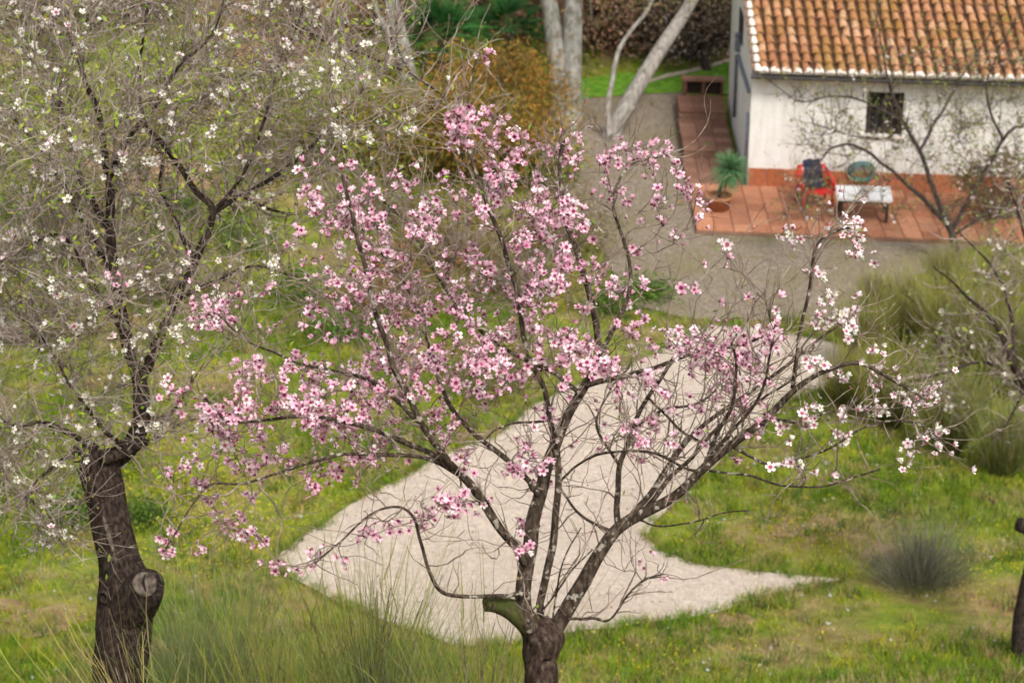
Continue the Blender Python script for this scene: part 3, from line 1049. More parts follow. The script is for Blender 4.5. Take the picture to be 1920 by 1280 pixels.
def put_flowers(root, items, n_single, name='blossom', group_mat='petal', size=1.0):
    """items: list of (position, palette index); the ones nearest the camera become parts, the rest one mass"""
    pals = [flower_arrays(p, .047, c) for c in (0.0, .5, 1.0) for p in (PINK, PINK2, PALE, WHITE)]
    meshes = []
    for i, (V, T, C) in enumerate(pals):
        m = MB(); m.add(V, None, T, C); meshes.append(m.mesh(name, group_mat))
    pos = np.array([p for p, _ in items]); idx = np.array([k for _, k in items])
    n = len(pos)
    idx = idx + 4 * rng.choice([0, 1, 2], n, p=[.42, .33, .25])
    ctr = pos.mean(0)
    toc = nrm(CAM[None] - pos)
    R = rots(n, nrm(pos - ctr) * .6 + toc * .3 + np.array([0, 0, .3]))
    sc = rng.uniform(.68, 1.12, n) * size
    order = np.argsort((pos - CAM) @ FW)
    single = set(order[np.linspace(0, min(n, int(n_single * 1.6)) - 1, n_single).astype(int)].tolist()) if n_single else set()
    org = np.array(root.location)
    mb = MB()
    for i in range(n):
        if i in single:
            o = bpy.data.objects.new(name, meshes[idx[i]])
            COL.objects.link(o)
            o.parent = root
            o.matrix_basis = Matrix.Translation(pos[i] - org) @ Matrix((R[i] * sc[i]).tolist()).to_4x4()
    for k in range(12):
        sel = np.array([i for i in range(n) if idx[i] == k and i not in single], int)
        if len(sel) == 0:
            continue
        V, T, C = pals[k]
        VV = np.einsum('nij,vj->nvi', R[sel] * sc[sel][:, None, None], V) + pos[sel][:, None]
        TT = T[None] + (np.arange(len(sel)) * len(V))[:, None, None]
        CC = np.clip(np.repeat(C[None], len(sel), 0) * rng.normal(1, .07, (len(sel), 1, 1)), 0, .92)
        mb.add(VV.reshape(-1, 3), None, TT.reshape(-1, 3), CC.reshape(-1, 3))
    if mb.n:
        part('blossoms', mb, group_mat, root, False, 'stuff')

def cluster_positions(C, n, spread, along=.10):
    """flowers strung along the outer end of a twig C"""
    out = []
    seg = np.linalg.norm(np.diff(C, axis=0), axis=1)
    back = np.concatenate([np.cumsum(seg[::-1])[::-1], [0]])
    ok = np.nonzero(back <= along)[0]
    for _ in range(n):
        i = rng.choice(ok)
        out.append(C[i] + rng.normal(0, spread, 3))
    return out

# --- the pink almond
def pink_tree():
    D0 = 9.8
    g = Grow()
    base = W(1016, 1300, D0)
    gz = float(hgt(base[0], base[1]))
    root = thing('almond_tree', (base[0], base[1], gz), 'pink blossoming almond tree with lichened limbs standing before the pale path', 'tree')
    m = D0 / F_PX      # metres per pixel
    RS = .52
    trunk = [np.array([base[0] - .03, base[1], gz - .15]), np.array([base[0] - .01, base[1], gz + .12]), W(1016, 1290, D0), W(1012, 1235, D0), W(1018, 1200, D0), W(1015, 1178, D0), W(1010, 1158, D0)]
    P, R = catmull(trunk, [.125, .095, .070, .074, .092, .078, .040], .025)
    mb = MB(); tube(mb, P, R, 22, rough=.20, seed=3.1)
    part('trunk', mb, 'bark_base', root, True)
    def limb(name, px, d0, d1, r0, r1, k=12, rough=.13, mat='bark_pink', reg=True, step=.03):
        P, R = limb_world(px, D0, d0, d1, r0 * m * RS, r1 * m * .8, step)
        w = np.zeros_like(P)
        for i in range(len(P)):
            v = mnoise.noise_vector(Vector(P[i] * 6)) * (.012 if i > 2 else 0)
            w[i] = v
        P = P + w
        mb = MB(); tube(mb, P, R, k, rough=rough, seed=px[0][0] * .013)
        o = part(name, mb, mat, root, True)
        if reg:
            g.push(P[3:], R[3:])
        return o
    L = limb
    o = L('stub', [(1022, 1225), (1000, 1175), (965, 1143), (932, 1130), (912, 1131)], .02, -.08, 58, 17, 16, .16, 'bark_moss', False)
    mbc = MB(); c = W(911, 1130, D0 - .08)
    k = 12; V = [c + UP * math.cos(t) * .032 + (RT * .35 - FW * .2) * math.sin(t) * .032 for t in np.arange(k) * 2 * math.pi / k]
    mbc.add(V + [c - RT * .012], None, [(k, i, (i + 1) % k) for i in range(k)])
    part('cut_face', mbc, 'bark_moss', root)
    L('limb', [(1000, 1185), (985, 1130), (985, 1080), (994, 1010), (1012, 925), (1038, 845), (1062, 785), (1102, 718), (1122, 680), (1120, 610), (1098, 520), (1068, 430), (1050, 340), (1058, 262)], -.05, .15, 32, 5)
    L('limb', [(985, 1055), (962, 1018), (928, 972), (880, 906), (838, 862), (800, 805), (762, 735), (722, 640), (690, 530), (668, 430), (640, 330)], -.07, -.6, 20, 4)
    L('limb', [(988, 1112), (930, 1116), (880, 1116), (828, 1110), (806, 1068), (790, 1010), (778, 972), (748, 950), (700, 960), (640, 1010), (600, 1045)], -.1, -.45, 9, 2.2, 8)
    L('limb', [(1012, 1165), (1020, 1095), (1040, 1005), (1046, 905), (1040, 825), (1020, 735), (985, 640), (965, 530), (930, 420), (890, 320), (868, 225)], .02, -.35, 15, 4)
    L('limb', [(1030, 1205), (1068, 1135), (1108, 1062), (1150, 1000), (1205, 962), (1270, 925), (1320, 880), (1375, 832), (1440, 780), (1500, 722), (1560, 690), (1618, 682), (1680, 715), (1735, 748)], .02, -.25, 30, 3)
    L('limb', [(1160, 992), (1156, 945), (1162, 870), (1188, 800), (1215, 745), (1250, 690), (1290, 640)], .05, .4, 13, 4, 10)
    L('limb', [(1180, 972), (1225, 912), (1268, 850), (1325, 790), (1395, 742), (1468, 692), (1530, 640), (1590, 600)], .0, .35, 12, 3, 10)
    L('limb', [(1486, 728), (1500, 642), (1516, 540), (1530, 465), (1560, 435), (1590, 425)], -.15, -.3, 8, 2.5, 8)
    L('limb', [(1320, 882), (1345, 820), (1372, 760), (1380, 690), (1372, 640)], -.05, -.4, 9, 3, 8)
    L('limb', [(1100, 722), (1160, 705), (1230, 690), (1300, 662), (1370, 650), (1440, 628)], .03, -.15, 11, 3, 8)
    L('limb', [(1090, 740), (1040, 700), (960, 660), (880, 600), (820, 520), (770, 430), (690, 345)], .02, .6, 10, 3, 8)
    L('limb', [(840, 866), (760, 830), (680, 800), (590, 780), (500, 785), (430, 790), (385, 745)], -.2, -.55, 11, 2.6, 8)
    L('limb', [(870, 895), (800, 860), (700, 850), (620, 855), (540, 880), (450, 905), (380, 920), (312, 1028)], -.15, -.85, 9, 2, 8)
    L('limb', [(800, 806), (740, 745), (660, 700), (560, 680), (470, 640), (410, 590)], -.3, .1, 9, 2, 8)
    L('limb', [(1110, 690), (1150, 620), (1180, 540), (1170, 450), (1150, 380), (1180, 310), (1250, 292)], .1, .5, 10, 2.5, 8)
    L('limb', [(1012, 930), (960, 870), (900, 820), (850, 770), (820, 700), (790, 600), (720, 480), (600, 385)], -.02, .35, 12, 2.6, 8)
    L('limb', [(868, 225), (880, 170), (890, 130), (903, 100)], -.35, -.35, 3.5, 1.6, 6)
    L('limb', [(1045, 905), (1080, 960), (1120, 985), (1160, 1000)], -.0, .1, 5, 4, 6)
    L('limb', [(1010, 1162), (1030, 1130), (1070, 1075), (1110, 1030)], .0, -.2, 4.5, 1.6, 6)
    L('limb', [(1035, 1190), (1045, 1110), (1055, 1060), (1090, 990)], .02, -.3, 4, 1.6, 6)
    L('limb', [(1060, 1160), (1110, 1158), (1145, 1165), (1180, 1115), (1215, 1085), (1240, 1075)], .02, -.2, 6, 2, 6)
    L('limb', [(1330, 882), (1400, 892), (1470, 910), (1540, 912), (1600, 895), (1650, 880)], -.1, -.5, 5, 2, 6)
    L('limb', [(1192, 972), (1235, 984), (1290, 978), (1350, 965), (1405, 960)], .0, -.3, 4, 1.6, 6)
    L('limb', [(1375, 838), (1440, 870), (1500, 862), (1560, 840), (1620, 800), (1700, 790), (1770, 830)], -.15, -.45, 6, 2, 6)
    L('limb', [(1440, 785), (1500, 790), (1560, 770), (1650, 765), (1720, 760)], -.1, .2, 6, 2, 6)
    L('limb', [(1205, 962), (1250, 900), (1300, 850), (1345, 800), (1400, 770), (1450, 735), (1500, 700)], .02, .45, 10, 2.5, 8)
    L('limb', [(1270, 925), (1330, 862), (1380, 800), (1420, 745), (1440, 690), (1450, 640)], -.02, -.55, 9, 2.5, 8)
    L('limb', [(1188, 800), (1240, 770), (1290, 760), (1330, 740), (1365, 700)], .1, .2, 7, 2, 6)
    L('limb', [(1046, 905), (1100, 860), (1160, 845), (1230, 850), (1290, 880), (1330, 880)], -.0, -.3, 5, 3, 6)
    L('limb', [(1160, 870), (1120, 800), (1140, 740), (1180, 690)], .1, .4, 6, 2, 6)
    L('limb', [(1062, 785), (1000, 790), (940, 800), (900, 830)], .0, -.4, 6, 2, 6)
    L('limb', [(1215, 745), (1270, 800), (1320, 830), (1380, 835)], .2, -.1, 5, 3, 6)
    ATT = """903,97,3 868,205,9 880,225,9 858,235,6 925,218,5 945,230,4 870,262,6 915,265,3 985,255,3 970,285,4 1060,245,2 1085,250,3 1055,295,6 1085,300,3
920,300,4 950,320,9 985,300,4 1135,310,7 1175,285,6 1210,280,6 1255,290,5 1220,310,5 1270,335,5 1145,355,4 1180,390,3 1250,375,4 1240,420,2 1280,440,2 1325,395,1
570,365,6 590,385,7 640,310,3 685,325,5 650,350,4 665,385,8 700,370,9 690,420,9 650,415,7 720,410,4 775,350,5 810,395,3 815,450,2 780,437,2 740,330,2 620,520,4
645,560,5 590,580,5 605,630,3 705,500,8 690,520,3 740,480,2 920,390,9 905,360,4 945,370,4 1010,340,8 1020,370,8 1000,400,9 1030,400,7 1010,430,7 985,460,7 1000,480,8
1055,470,7 1065,500,7 1040,530,7 1000,540,5 1110,440,8 1085,390,5 1060,400,4 1100,495,4 1160,545,6 885,495,5 910,500,3 1030,540,5 1060,530,4 1120,520,3 980,570,5 990,575,4
730,560,5 740,590,6 770,565,5 785,575,4 820,560,5 855,580,6 870,600,5 905,590,5 800,590,4 860,560,3 900,650,7 910,665,3 890,635,3 830,640,7 815,680,8 780,660,5 740,640,4
700,660,5 690,690,9 660,700,5 650,720,5 730,690,5 750,670,4 770,700,4 820,690,7 800,720,5 860,715,4 905,700,8 930,695,7 960,710,4 880,690,3 1005,620,7 1000,670,2 960,630,3 940,620,2
1080,640,9 1100,650,10 1060,660,7 1090,680,10 1110,680,9 1130,690,6 1070,620,6 1040,630,4 1050,680,4 1140,680,3 1185,630,5 1205,600,3 1225,655,3 1270,650,3 1290,690,5
1310,670,10 1330,650,9 1320,690,8 1350,680,7 1300,640,3 1370,640,9 1380,625,6 1410,650,7 1400,670,4 1440,635,8 1455,620,8 1370,700,8 1375,730,6 1350,740,4 1380,760,3 1420,690,2 1290,760,3
1240,790,3 1190,800,4 1200,830,3 1220,720,2 1160,740,3 1320,810,3 1425,800,2 315,740,6 340,765,2 452,690,7 455,715,5 545,690,5 500,710,2 420,585,7 430,610,7 405,600,4 360,578,5
385,750,7 400,770,6 430,780,7 450,760,8 465,790,9 440,810,9 480,810,8 420,820,7 400,800,4 500,790,4 520,760,4 560,770,9 590,760,10 580,790,9 610,790,9 640,800,9 620,770,7 600,820,5 650,760,7
665,740,7 680,730,5 690,790,5 710,830,7 715,860,4 700,760,5 650,790,5 670,820,4 660,855,5 670,880,4 635,880,6 590,880,4 590,940,4 545,870,4 500,870,3 455,880,5 470,870,4 440,850,4
340,875,7 325,905,3 375,918,6 410,935,5 410,965,4 470,935,4 440,990,5 455,1005,5 430,985,4 480,1000,3 310,1033,6 365,1030,3 515,1050,4 525,1060,3 595,1035,3 590,1055,2
810,800,6 850,790,6 820,780,3 840,760,3 780,740,4 740,790,4 715,760,4 750,740,3 710,745,4 830,850,3 870,865,5 945,870,4 970,880,5 990,870,4 1000,880,4 1020,890,4 1030,870,3 980,850,3
800,970,6 820,950,6 845,940,6 870,930,6 895,940,6 850,960,4 790,975,4 750,985,4 700,1000,3 680,1005,3 985,985,4 1005,960,3 970,1025,4 980,1020,3 1210,1055,2 1240,1075,1 710,1010,3 650,1060,2"""
    PALEA = """310,710,3 635,470,4 1240,615,4 1260,640,3 1595,425,6 1580,430,4 1620,460,4 1465,440,3 1490,440,3 1540,520,5 1545,550,5 1530,600,3 1560,600,4 1600,590,6 1575,600,4 1610,630,4
1640,655,3 1650,690,5 1575,710,5 1530,680,4 1510,770,6 1505,800,4 1530,755,2 1580,835,4 1580,780,2 1650,770,5 1690,740,3 1710,760,5 1735,745,5 1740,735,3 1730,820,3 1700,845,4 1700,870,2
1770,835,5 1765,810,2 1475,870,3 1500,875,3 1430,805,1 1560,893,1 1350,470,1 1010,890,2 1000,800,2 1140,820,2"""
    items = []
    twigs = MB()
    att = []
    for s_, pale in ((ATT, 0), (PALEA, 1)):
        for tok in s_.split():
            x, y, n = map(int, tok.split(','))
            e = max(0, 1 - ((x - 950) / 800) ** 2 - ((y - 620) / 620) ** 2)
            dp = (mnoise.noise(Vector((x / 160, y / 160, 2))) * .9 + rng.normal(-.1, .22)) * (.35 + .8 * math.sqrt(e))
            att.append((W(x, y, D0 + dp), n, pale))
    k = 0
    while k < 190:
        x = rng.normal(850, 230); y = rng.normal(590, 190)
        if y < 230 + abs(x - 900) * .25 or y > 900 or (x > 1130 and y > 720) or (y > 780 and x > 720):
            continue
        k += 1
        att.append((W(x, y, D0 + rng.normal(.25, .45)), int(rng.integers(1, 5)), 0))
    for _ in range(26):
        att.append((W(rng.uniform(1150, 1450), rng.uniform(680, 860), D0 + rng.normal(0, .3)), int(rng.integers(1, 3)), 0))
    att.sort(key=lambda a: np.min(np.linalg.norm(g.P - a[0][None], axis=1)))
    for A, n, pale in att:
        C = g.connect(twigs, A, .0024, .010, 4)
        nn = max(1, int(round(n * 2.1)))
        for p in cluster_positions(C, nn, .0205, .03 + .009 * n):
            u = rng.uniform()
            k = 2 if (pale and u < .75) else (3 if pale else (0 if u < .62 else (1 if u < .88 else 2)))
            items.append((p, k))
    g.side(twigs, 800, .14, .5, .03, .3, 4, .0042)
    g.side(twigs, 1700, .05, .26, .01, .3, 3, .0028)
    # scattered single flowers and buds on bare twigs of the crown
    ok = np.nonzero(g.R < .0035)[0]
    for i in rng.choice(ok, 330):
        p = g.P[i]
        px = 960 + F_PX * ((p - CAM) @ RT) / depth_of(p); py = 640 - F_PX * ((p - CAM) @ UP) / depth_of(p)
        if py < 900:
            items.append((p + rng.normal(0, .008, 3), 2 if px > 1470 or rng.uniform() < .3 else int(rng.integers(0, 2))))
    part('twigs', twigs, 'twig_brown', root, False, 'stuff')
    put_flowers(root, items, 290)
    # a few small new leaves
    ok = np.nonzero((g.R < .004))[0]
    P = g.P[rng.choice(ok, 160)]
    mb = MB(); leaves(mb, P, rng.uniform(.018, .04, len(P)), .012, pick([(.20, .28, .03), (.14, .22, .03), (.30, .17, .05)], len(P)))
    part('leaves', mb, 'leaf', root, False, 'stuff')
    # lichen-pale buds
    P = g.P[rng.choice(ok, 420)] + rng.normal(0, .004, (420, 3))
    mb = MB(); leaves(mb, P, rng.uniform(.010, .018, len(P)), .009, pick([(.42, .16, .20), (.30, .09, .12), (.5, .3, .28)], len(P)))
    part('buds', mb, 'leaf', root, False, 'stuff')
pink_tree()

# --- the white almond with the old scarred trunk
def white_tree():
    D0 = 12.6
    m = D0 / F_PX
    g = Grow()
    base = W(228, 1300, D0)
    gz = float(hgt(base[0], base[1]))
    root = thing('almond_tree', (base[0], base[1], gz), 'white blossoming almond tree with a thick dark scarred trunk and dense grey twigs', 'tree')
    T = [np.array([base[0] + .02, base[1], gz - .15]), np.array([base[0] + .0, base[1], gz + .15]), W(228, 1270, D0), W(234, 1180, D0), W(236, 1110, D0), W(222, 1040, D0), W(205, 960, D0), W(190, 890, D0), W(180, 845, D0)]
    P, R = catmull(T, [.23, .19, .146, .150, .147, .114, .103, .116, .126], .03)
    mb = MB(); tube(mb, P, R, 26, rough=.17, seed=1.7)
    part('trunk', mb, 'bark_white', root, True)
    # burl with the pale saw cut
    Pb, Rb = catmull([W(226, 1165, D0), W(255, 1130, D0 - .08), W(273, 1102, D0 - .16), W(281, 1093, D0 - .20)], [.13, .128, .112, .093], .02)
    mb = MB(); tube(mb, Pb, Rb, 20, rough=.12, seed=5)
    part('burl', mb, 'bark_white', root, True)
    ax = nrm(Pb[-1] - Pb[-5]); c = Pb[-1]
    a1 = nrm(np.cross(ax, HZ)); a2 = np.cross(ax, a1)
    def disc(c, ax, r, name, mat, off, k=18, seed=0.):
        a1 = nrm(np.cross(ax, HZ)); a2 = np.cross(ax, a1)
        mb = MB()
        V = []
        for fr, o in ((1.0, -.01), (.97, off), (.5, off - .006), (0.01, off - .012)):
            for t in np.arange(k) * 2 * math.pi / k:
                q = r * fr * (1 + .12 * mnoise.noise(Vector((math.cos(t) + seed, math.sin(t), fr))))
                V.append(c + ax * (o + .006 * mnoise.noise(Vector((math.cos(t) * 3, math.sin(t) * 3, fr * 5)))) + a1 * math.cos(t) * q + a2 * math.sin(t) * q)
        q = [(i * k + j, i * k + (j + 1) % k, (i + 1) * k + (j + 1) % k, (i + 1) * k + j) for i in range(3) for j in range(k)]
        mb.add(V, q)
        return part(name, mb, mat, root, True)
    ax2 = nrm(-FW * .9 + RT * .55 + UP * .25)
    disc(Pb[-1] - FW * .055 - RT * .02, ax2, .070, 'saw_cut', 'cut_wood', .012)
    cc_ = Pb[-1] - FW * .055 - RT * .02 + ax2 * .012
    mb = MB(); tube(mb, *catmull([cc_ + UP * .055, cc_ - RT * .012 + UP * .01, cc_ + RT * .004 - UP * .05], [.003, .009, .004], .01), 6); part('crack', mb, 'dark_hollow', root, True)
    # knot hole
    kc = W(205, 1112, D0) - FW * .172
    ax3 = nrm(-FW - RT * .25)
    mb = MB()
    pts = [kc + nrm(np.cross(ax3, HZ)) * math.cos(t) * .026 + HZ * math.sin(t) * .033 for t in np.linspace(0, 2 * math.pi, 17)]
    tube(mb, pts, [.009] * 17, 6, cap=False)
    part('knot_ring', mb, 'bark_base', root, True)
    disc(kc - ax3 * .006, ax3, .024, 'knot_hole', 'dark_hollow', .002, 12)
    # stripped scar
    sc = [W(200, 965, D0) - FW * .106, W(212, 1005, D0) - FW * .113, W(224, 1050, D0) - FW * .118]
    P, R = catmull(sc, [.007, .016, .006], .02)
    mb = MB(); tube(mb, P, R, 8, rough=.3); part('scar', mb, 'cut_wood', root, True)
    # pollarded head
    Ph, Rh = catmull([W(182, 880, D0), W(160, 852, D0), W(146, 832, D0)], [.10, .08, .055], .03)
    mb = MB(); tube(mb, Ph, Rh, 16, rough=.2, seed=8); part('stub', mb, 'bark_white', root, True)
    def L(px, d0, d1, r0, r1, k=10, rough=.14):
        P, R = limb_world(px, D0, d0, d1, r0 * m * .60, r1 * m * .45, .035)
        P = P + np.array([mnoise.noise_vector(Vector(p * 5)) * .016 for p in P])
        mb = MB(); tube(mb, P, R, k, rough=rough, seed=px[0][0] * .011 + px[-1][1] * .01)
        part('limb', mb, 'bark_white', root, True)
        g.push(P[2:], R[2:])
    L([(190, 880), (235, 845), (262, 800), (265, 750), (255, 690), (235, 620), (218, 530), (208, 440), (202, 330), (185, 220), (150, 120), (120, 20), (110, -80)], 0, -.2, 33, 6, 16)
    L([(262, 710), (290, 655), (328, 570), (365, 490), (400, 398), (372, 362), (335, 310), (300, 262), (275, 235), (260, 170), (270, 60), (290, -60)], 0, -.3, 18, 4, 12)
    L([(398, 402), (450, 368), (520, 330), (580, 280), (640, 215), (700, 150), (740, 60)], -.1, .3, 10, 3)
    L([(190, 860), (235, 848), (275, 830), (300, 822)], -.1, -.1, 22, 8)
    L([(232, 620), (180, 545), (140, 470), (95, 440), (40, 470), (-30, 510)], -.05, -.6, 12, 3)
    L([(215, 520), (160, 420), (110, 330), (60, 260), (10, 210), (-60, 150)], -.05, .3, 13, 3)
    L([(205, 430), (150, 330), (120, 220), (90, 120), (60, 20), (40, -60)], -.1, .5, 11, 3)
    L([(203, 340), (240, 260), (300, 190), (340, 120), (400, 60), (430, -30)], -.1, -.5, 10, 3)
    L([(330, 565), (420, 520), (480, 500), (560, 520), (620, 560)], 0, .4, 8, 2)
    L([(365, 490), (330, 420), (300, 340), (330, 240), (420, 160), (520, 110), (600, 60)], -.1, .7, 9, 2.5)
    L([(180, 850), (130, 810), (80, 790), (30, 800), (-40, 760)], 0, -.4, 11, 3)
    L([(150, 835), (100, 870), (60, 920), (90, 980), (110, 1010)], -.1, -.4, 7, 2)
    L([(235, 840), (180, 790), (120, 700), (70, 620), (20, 580)], -.1, .5, 9, 2.5)
    L([(400, 400), (470, 300), (500, 210), (520, 130), (560, 40), (580, -40)], -.1, -.2, 7, 2)
    L([(450, 368), (540, 400), (610, 400), (660, 360)], -.08, .3, 5, 1.6)
    L([(262, 790), (320, 780), (370, 700), (420, 640)], 0, .5, 6, 2)
    L([(870, 300), (855, 225), (828, 178), (770, 142), (700, 110), (640, 90), (560, 50)], .9, .4, 3.2, 4.5)
    L([(770, 142), (745, 90), (740, 20), (750, -40)], .7, .6, 3, 2)
    twigs = MB()
    items = []
    att = []
    # clusters: density falls off towards the right edge of the crown
    tries = 0
    while len(att) < 430 and tries < 8000:
        tries += 1
        x = rng.uniform(-60, 760); y = rng.uniform(-60, 960)
        k = 1.0
        lim = np.interp(y, [-60, 100, 300, 420, 560, 700, 850, 960], [770, 740, 660, 560, 500, 330, 280, 120])
        if x > lim:
            continue
        if x > lim - 260 and rng.uniform() < .45:
            continue
        if y > 820 and x > 130 and rng.uniform() < .85:
            continue
        dp = mnoise.noise(Vector((x / 170, y / 170, 7))) * .9 + rng.normal(0, .45)
        att.append((W(x, y, D0 + dp), int(rng.choice([1, 1, 2, 2, 3, 4]))))
    for x, y, n in ((400, 120, 4), (440, 70, 3), (490, 125, 3), (540, 90, 2), (475, 150, 3), (765, 230, 4), (710, 215, 3), (690, 250, 2), (640, 245, 2), (780, 250, 2), (285, 790, 5), (100, 655, 5), (75, 975, 5), (110, 1000, 4),
                    (95, 940, 4), (40, 810, 4), (175, 830, 4), (165, 795, 3), (215, 765, 5), (185, 590, 3), (130, 560, 3), (60, 490, 4), (290, 520, 4), (470, 540, 2), (310, 790, 2), (85, 1020, 4), (65, 1010, 3), (570, 10, 4), (425, 10, 4), (585, 45, 4)):
        att.append((W(x, y, D0 + rng.normal(-.2, .2)), n + 1))
    att.sort(key=lambda a: np.min(np.linalg.norm(g.P - a[0][None], axis=1)))
    for A, n in att:
        C = g.connect(twigs, A, .0024, .012, 4)
        for p in cluster_positions(C, n + int(rng.integers(0, 3)), .02, .06):
            items.append((p, 3 if rng.uniform() < .85 else 2))
    g.side(twigs, 2600, .2, .7, .03, .15, 4, .006)
    g.side(twigs, 5400, .08, .4, .012, .05, 3, .0042)
    part('twigs', twigs, 'twig_grey', root, False, 'stuff')
    ok = np.nonzero(g.R < .004)[0]
    for i in rng.choice(ok, 420):
        items.append((g.P[i] + rng.normal(0, .01, 3), 3))
    put_flowers(root, items, 290, size=1.1)
    P = g.P[rng.choice(ok, 7500)] + rng.normal(0, .016, (7500, 3))
    mb = MB(); leaves(mb, P, rng.uniform(.022, .055, len(P)), rng.uniform(.012, .022, len(P)), pick([(.26, .34, .03), (.19, .28, .025), (.32, .36, .05), (.25, .22, .05)], len(P)))
    part('leaves', mb, 'leaf', root, False, 'stuff')
white_tree()

# --- smaller, farther almonds
def far_almond(label, base, D0, traces, nclus, box_px, bark, twig, nside, fl_pal, leafn, leafcols, r0=.06, cond=None):
    g = Grow()
    root = thing('almond_tree', base, label, 'tree')
    for px, d0, d1, ra, rb in traces:
        P, R = limb_world(px, D0, d0, d1, ra, rb, .07)
        P = P + np.array([mnoise.noise_vector(Vector(p * 3)) * .03 for p in P])
        mb = MB(); tube(mb, P, R, 9, rough=.15, seed=px[0][0] * .01)
        part('limb' if len(g.P) else 'trunk', mb, bark, root, True)
        g.push(P[1:], R[1:])
    twigs = MB(); items = []; att = []
    x0, x1, y0, y1 = box_px
    while len(att) < nclus:
        x = rng.uniform(x0, x1); y = rng.uniform(y0, y1)
        if cond and not cond(x, y):
            continue
        att.append(W(x, y, D0 + rng.normal(0, .6)))
    att.sort(key=lambda a: np.min(np.linalg.norm(g.P - a[None], axis=1)))
    for A in att:
        C = g.connect(twigs, A, .005, .022, 3, .06)
        for p in cluster_positions(C, int(rng.integers(1, 4)), .03, .1):
            items.append((p, fl_pal if rng.uniform() < .8 else 2))
    g.side(twigs, nside, .2, .9, .05, .25, 3, .011, lo=.001)
    g.side(twigs, int(nside * 1.5), .1, .6, .03, .2, 3, .008, lo=.001)
    part('twigs', twigs, twig, root, False, 'stuff')
    put_flowers(root, items, 0, size=1.5)
    if leafn:
        ok = np.nonzero(g.R < .008)[0]
        P = g.P[rng.choice(ok, leafn)] + rng.normal(0, .03, (leafn, 3))
        mb = MB(); leaves(mb, P, rng.uniform(.04, .10, leafn), rng.uniform(.02, .045, leafn), pick(leafcols, leafn))
        part('leaves', mb, 'leaf', root, False, 'stuff')
    return root
gb = G(1790, 508)
D_t = depth_of(gb)
far_almond('thin dark branched white almond tree arching in front of the house wall', gb, D_t,
           [([(1792, 512), (1790, 470), (1782, 430), (1765, 385)], 0, 0, .085, .058),
            ([(1778, 425), (1755, 370), (1722, 280), (1692, 225), (1665, 150), (1655, 90), (1640, 20)], 0, -.1, .055, .012),
            ([(1772, 415), (1722, 365), (1662, 312), (1610, 275), (1565, 275), (1535, 305), (1515, 330)], 0, -.4, .045, .010),
            ([(1785, 430), (1830, 350), (1880, 265), (1900, 240), (1925, 230), (1960, 190)], 0, .3, .045, .012),
            ([(1722, 285), (1760, 220), (1800, 150), (1840, 90), (1880, 30)], -.05, .4, .03, .010),
            ([(1690, 228), (1620, 190), (1560, 180), (1500, 190), (1440, 150)], -.1, -.4, .025, .008),
            ([(1880, 265), (1850, 180), (1870, 100), (1910, 30)], .2, 0, .03, .010),
            ([(1700, 240), (1650, 260), (1580, 250), (1520, 230)], 0, .4, .02, .008),
            ([(1790, 440), (1850, 400), (1920, 370), (1970, 330)], 0, -.4, .03, .010)],
           150, (1470, 1960, 95, 420), 'bark_dark', 'twig_dark', 850, 3, 4200, [(.22, .26, .05), (.16, .2, .04), (.28, .24, .08), (.2, .17, .07)],
           cond=lambda x, y: y > 130 + max(0, 1600 - x) * .5 or x > 1650)
gb = G(1925, 1243)
D_t2 = depth_of(gb)
e = far_almond('dark trunked tree rising from the grass beyond the small grey bush', gb, D_t2,
               [([(1932, 1255), (1922, 1215), (1922, 1150), (1940, 1080), (1952, 1000), (1962, 920), (1955, 840)], 0, 0, .17, .11),
                ([(1952, 1000), (1930, 990), (1908, 982)], 0, -.1, .11, .085),
                ([(1957, 850), (1935, 760), (1905, 690), (1860, 600), (1800, 540), (1750, 500)], 0, -.2, .06, .008),
                ([(1935, 765), (1880, 690), (1830, 680), (1770, 700), (1700, 715)], 0, -.5, .035, .007),
                ([(1955, 840), (1985, 700), (1960, 560), (1920, 440), (1890, 340)], 0, .3, .06, .01),
                ([(1905, 690), (1895, 590), (1860, 500), (1800, 440)], -.1, .4, .03, .008),
                ([(1962, 900), (2020, 780), (2060, 640), (2080, 500)], 0, .4, .07, .01),
                ([(1920, 725), (1890, 790), (1860, 820)], -.1, -.4, .02, .006)],
               60, (1720, 2080, 420, 800), 'bark_white', 'twig_grey', 320, 3, 500, [(.22, .26, .05), (.16, .2, .04)],
               cond=lambda x, y: x + y * .5 > 2030)
gb = G(1325, 132)
far_almond('dark bare almond tree with pale blossom behind the lawn', gb, depth_of(gb) ,
           [([(1325, 136), (1320, 80), (1315, 30), (1330, -60)], 0, 0, .12, .05), ([(1318, 60), (1280, 20), (1250, -60)], 0, -.3, .06, .02), ([(1318, 50), (1345, 0), (1360, -80)], 0, .3, .06, .02),
            ([(1320, 80), (1290, 60), (1255, 50)], 0, .3, .04, .015), ([(1316, 35), (1350, 30), (1372, 10)], 0, -.5, .04, .015)],
           130, (1235, 1372, -70, 105), 'bark_dark', 'twig_dark', 260, 2, 700, [(.12, .085, .06), (.17, .13, .09), (.10, .09, .05)])

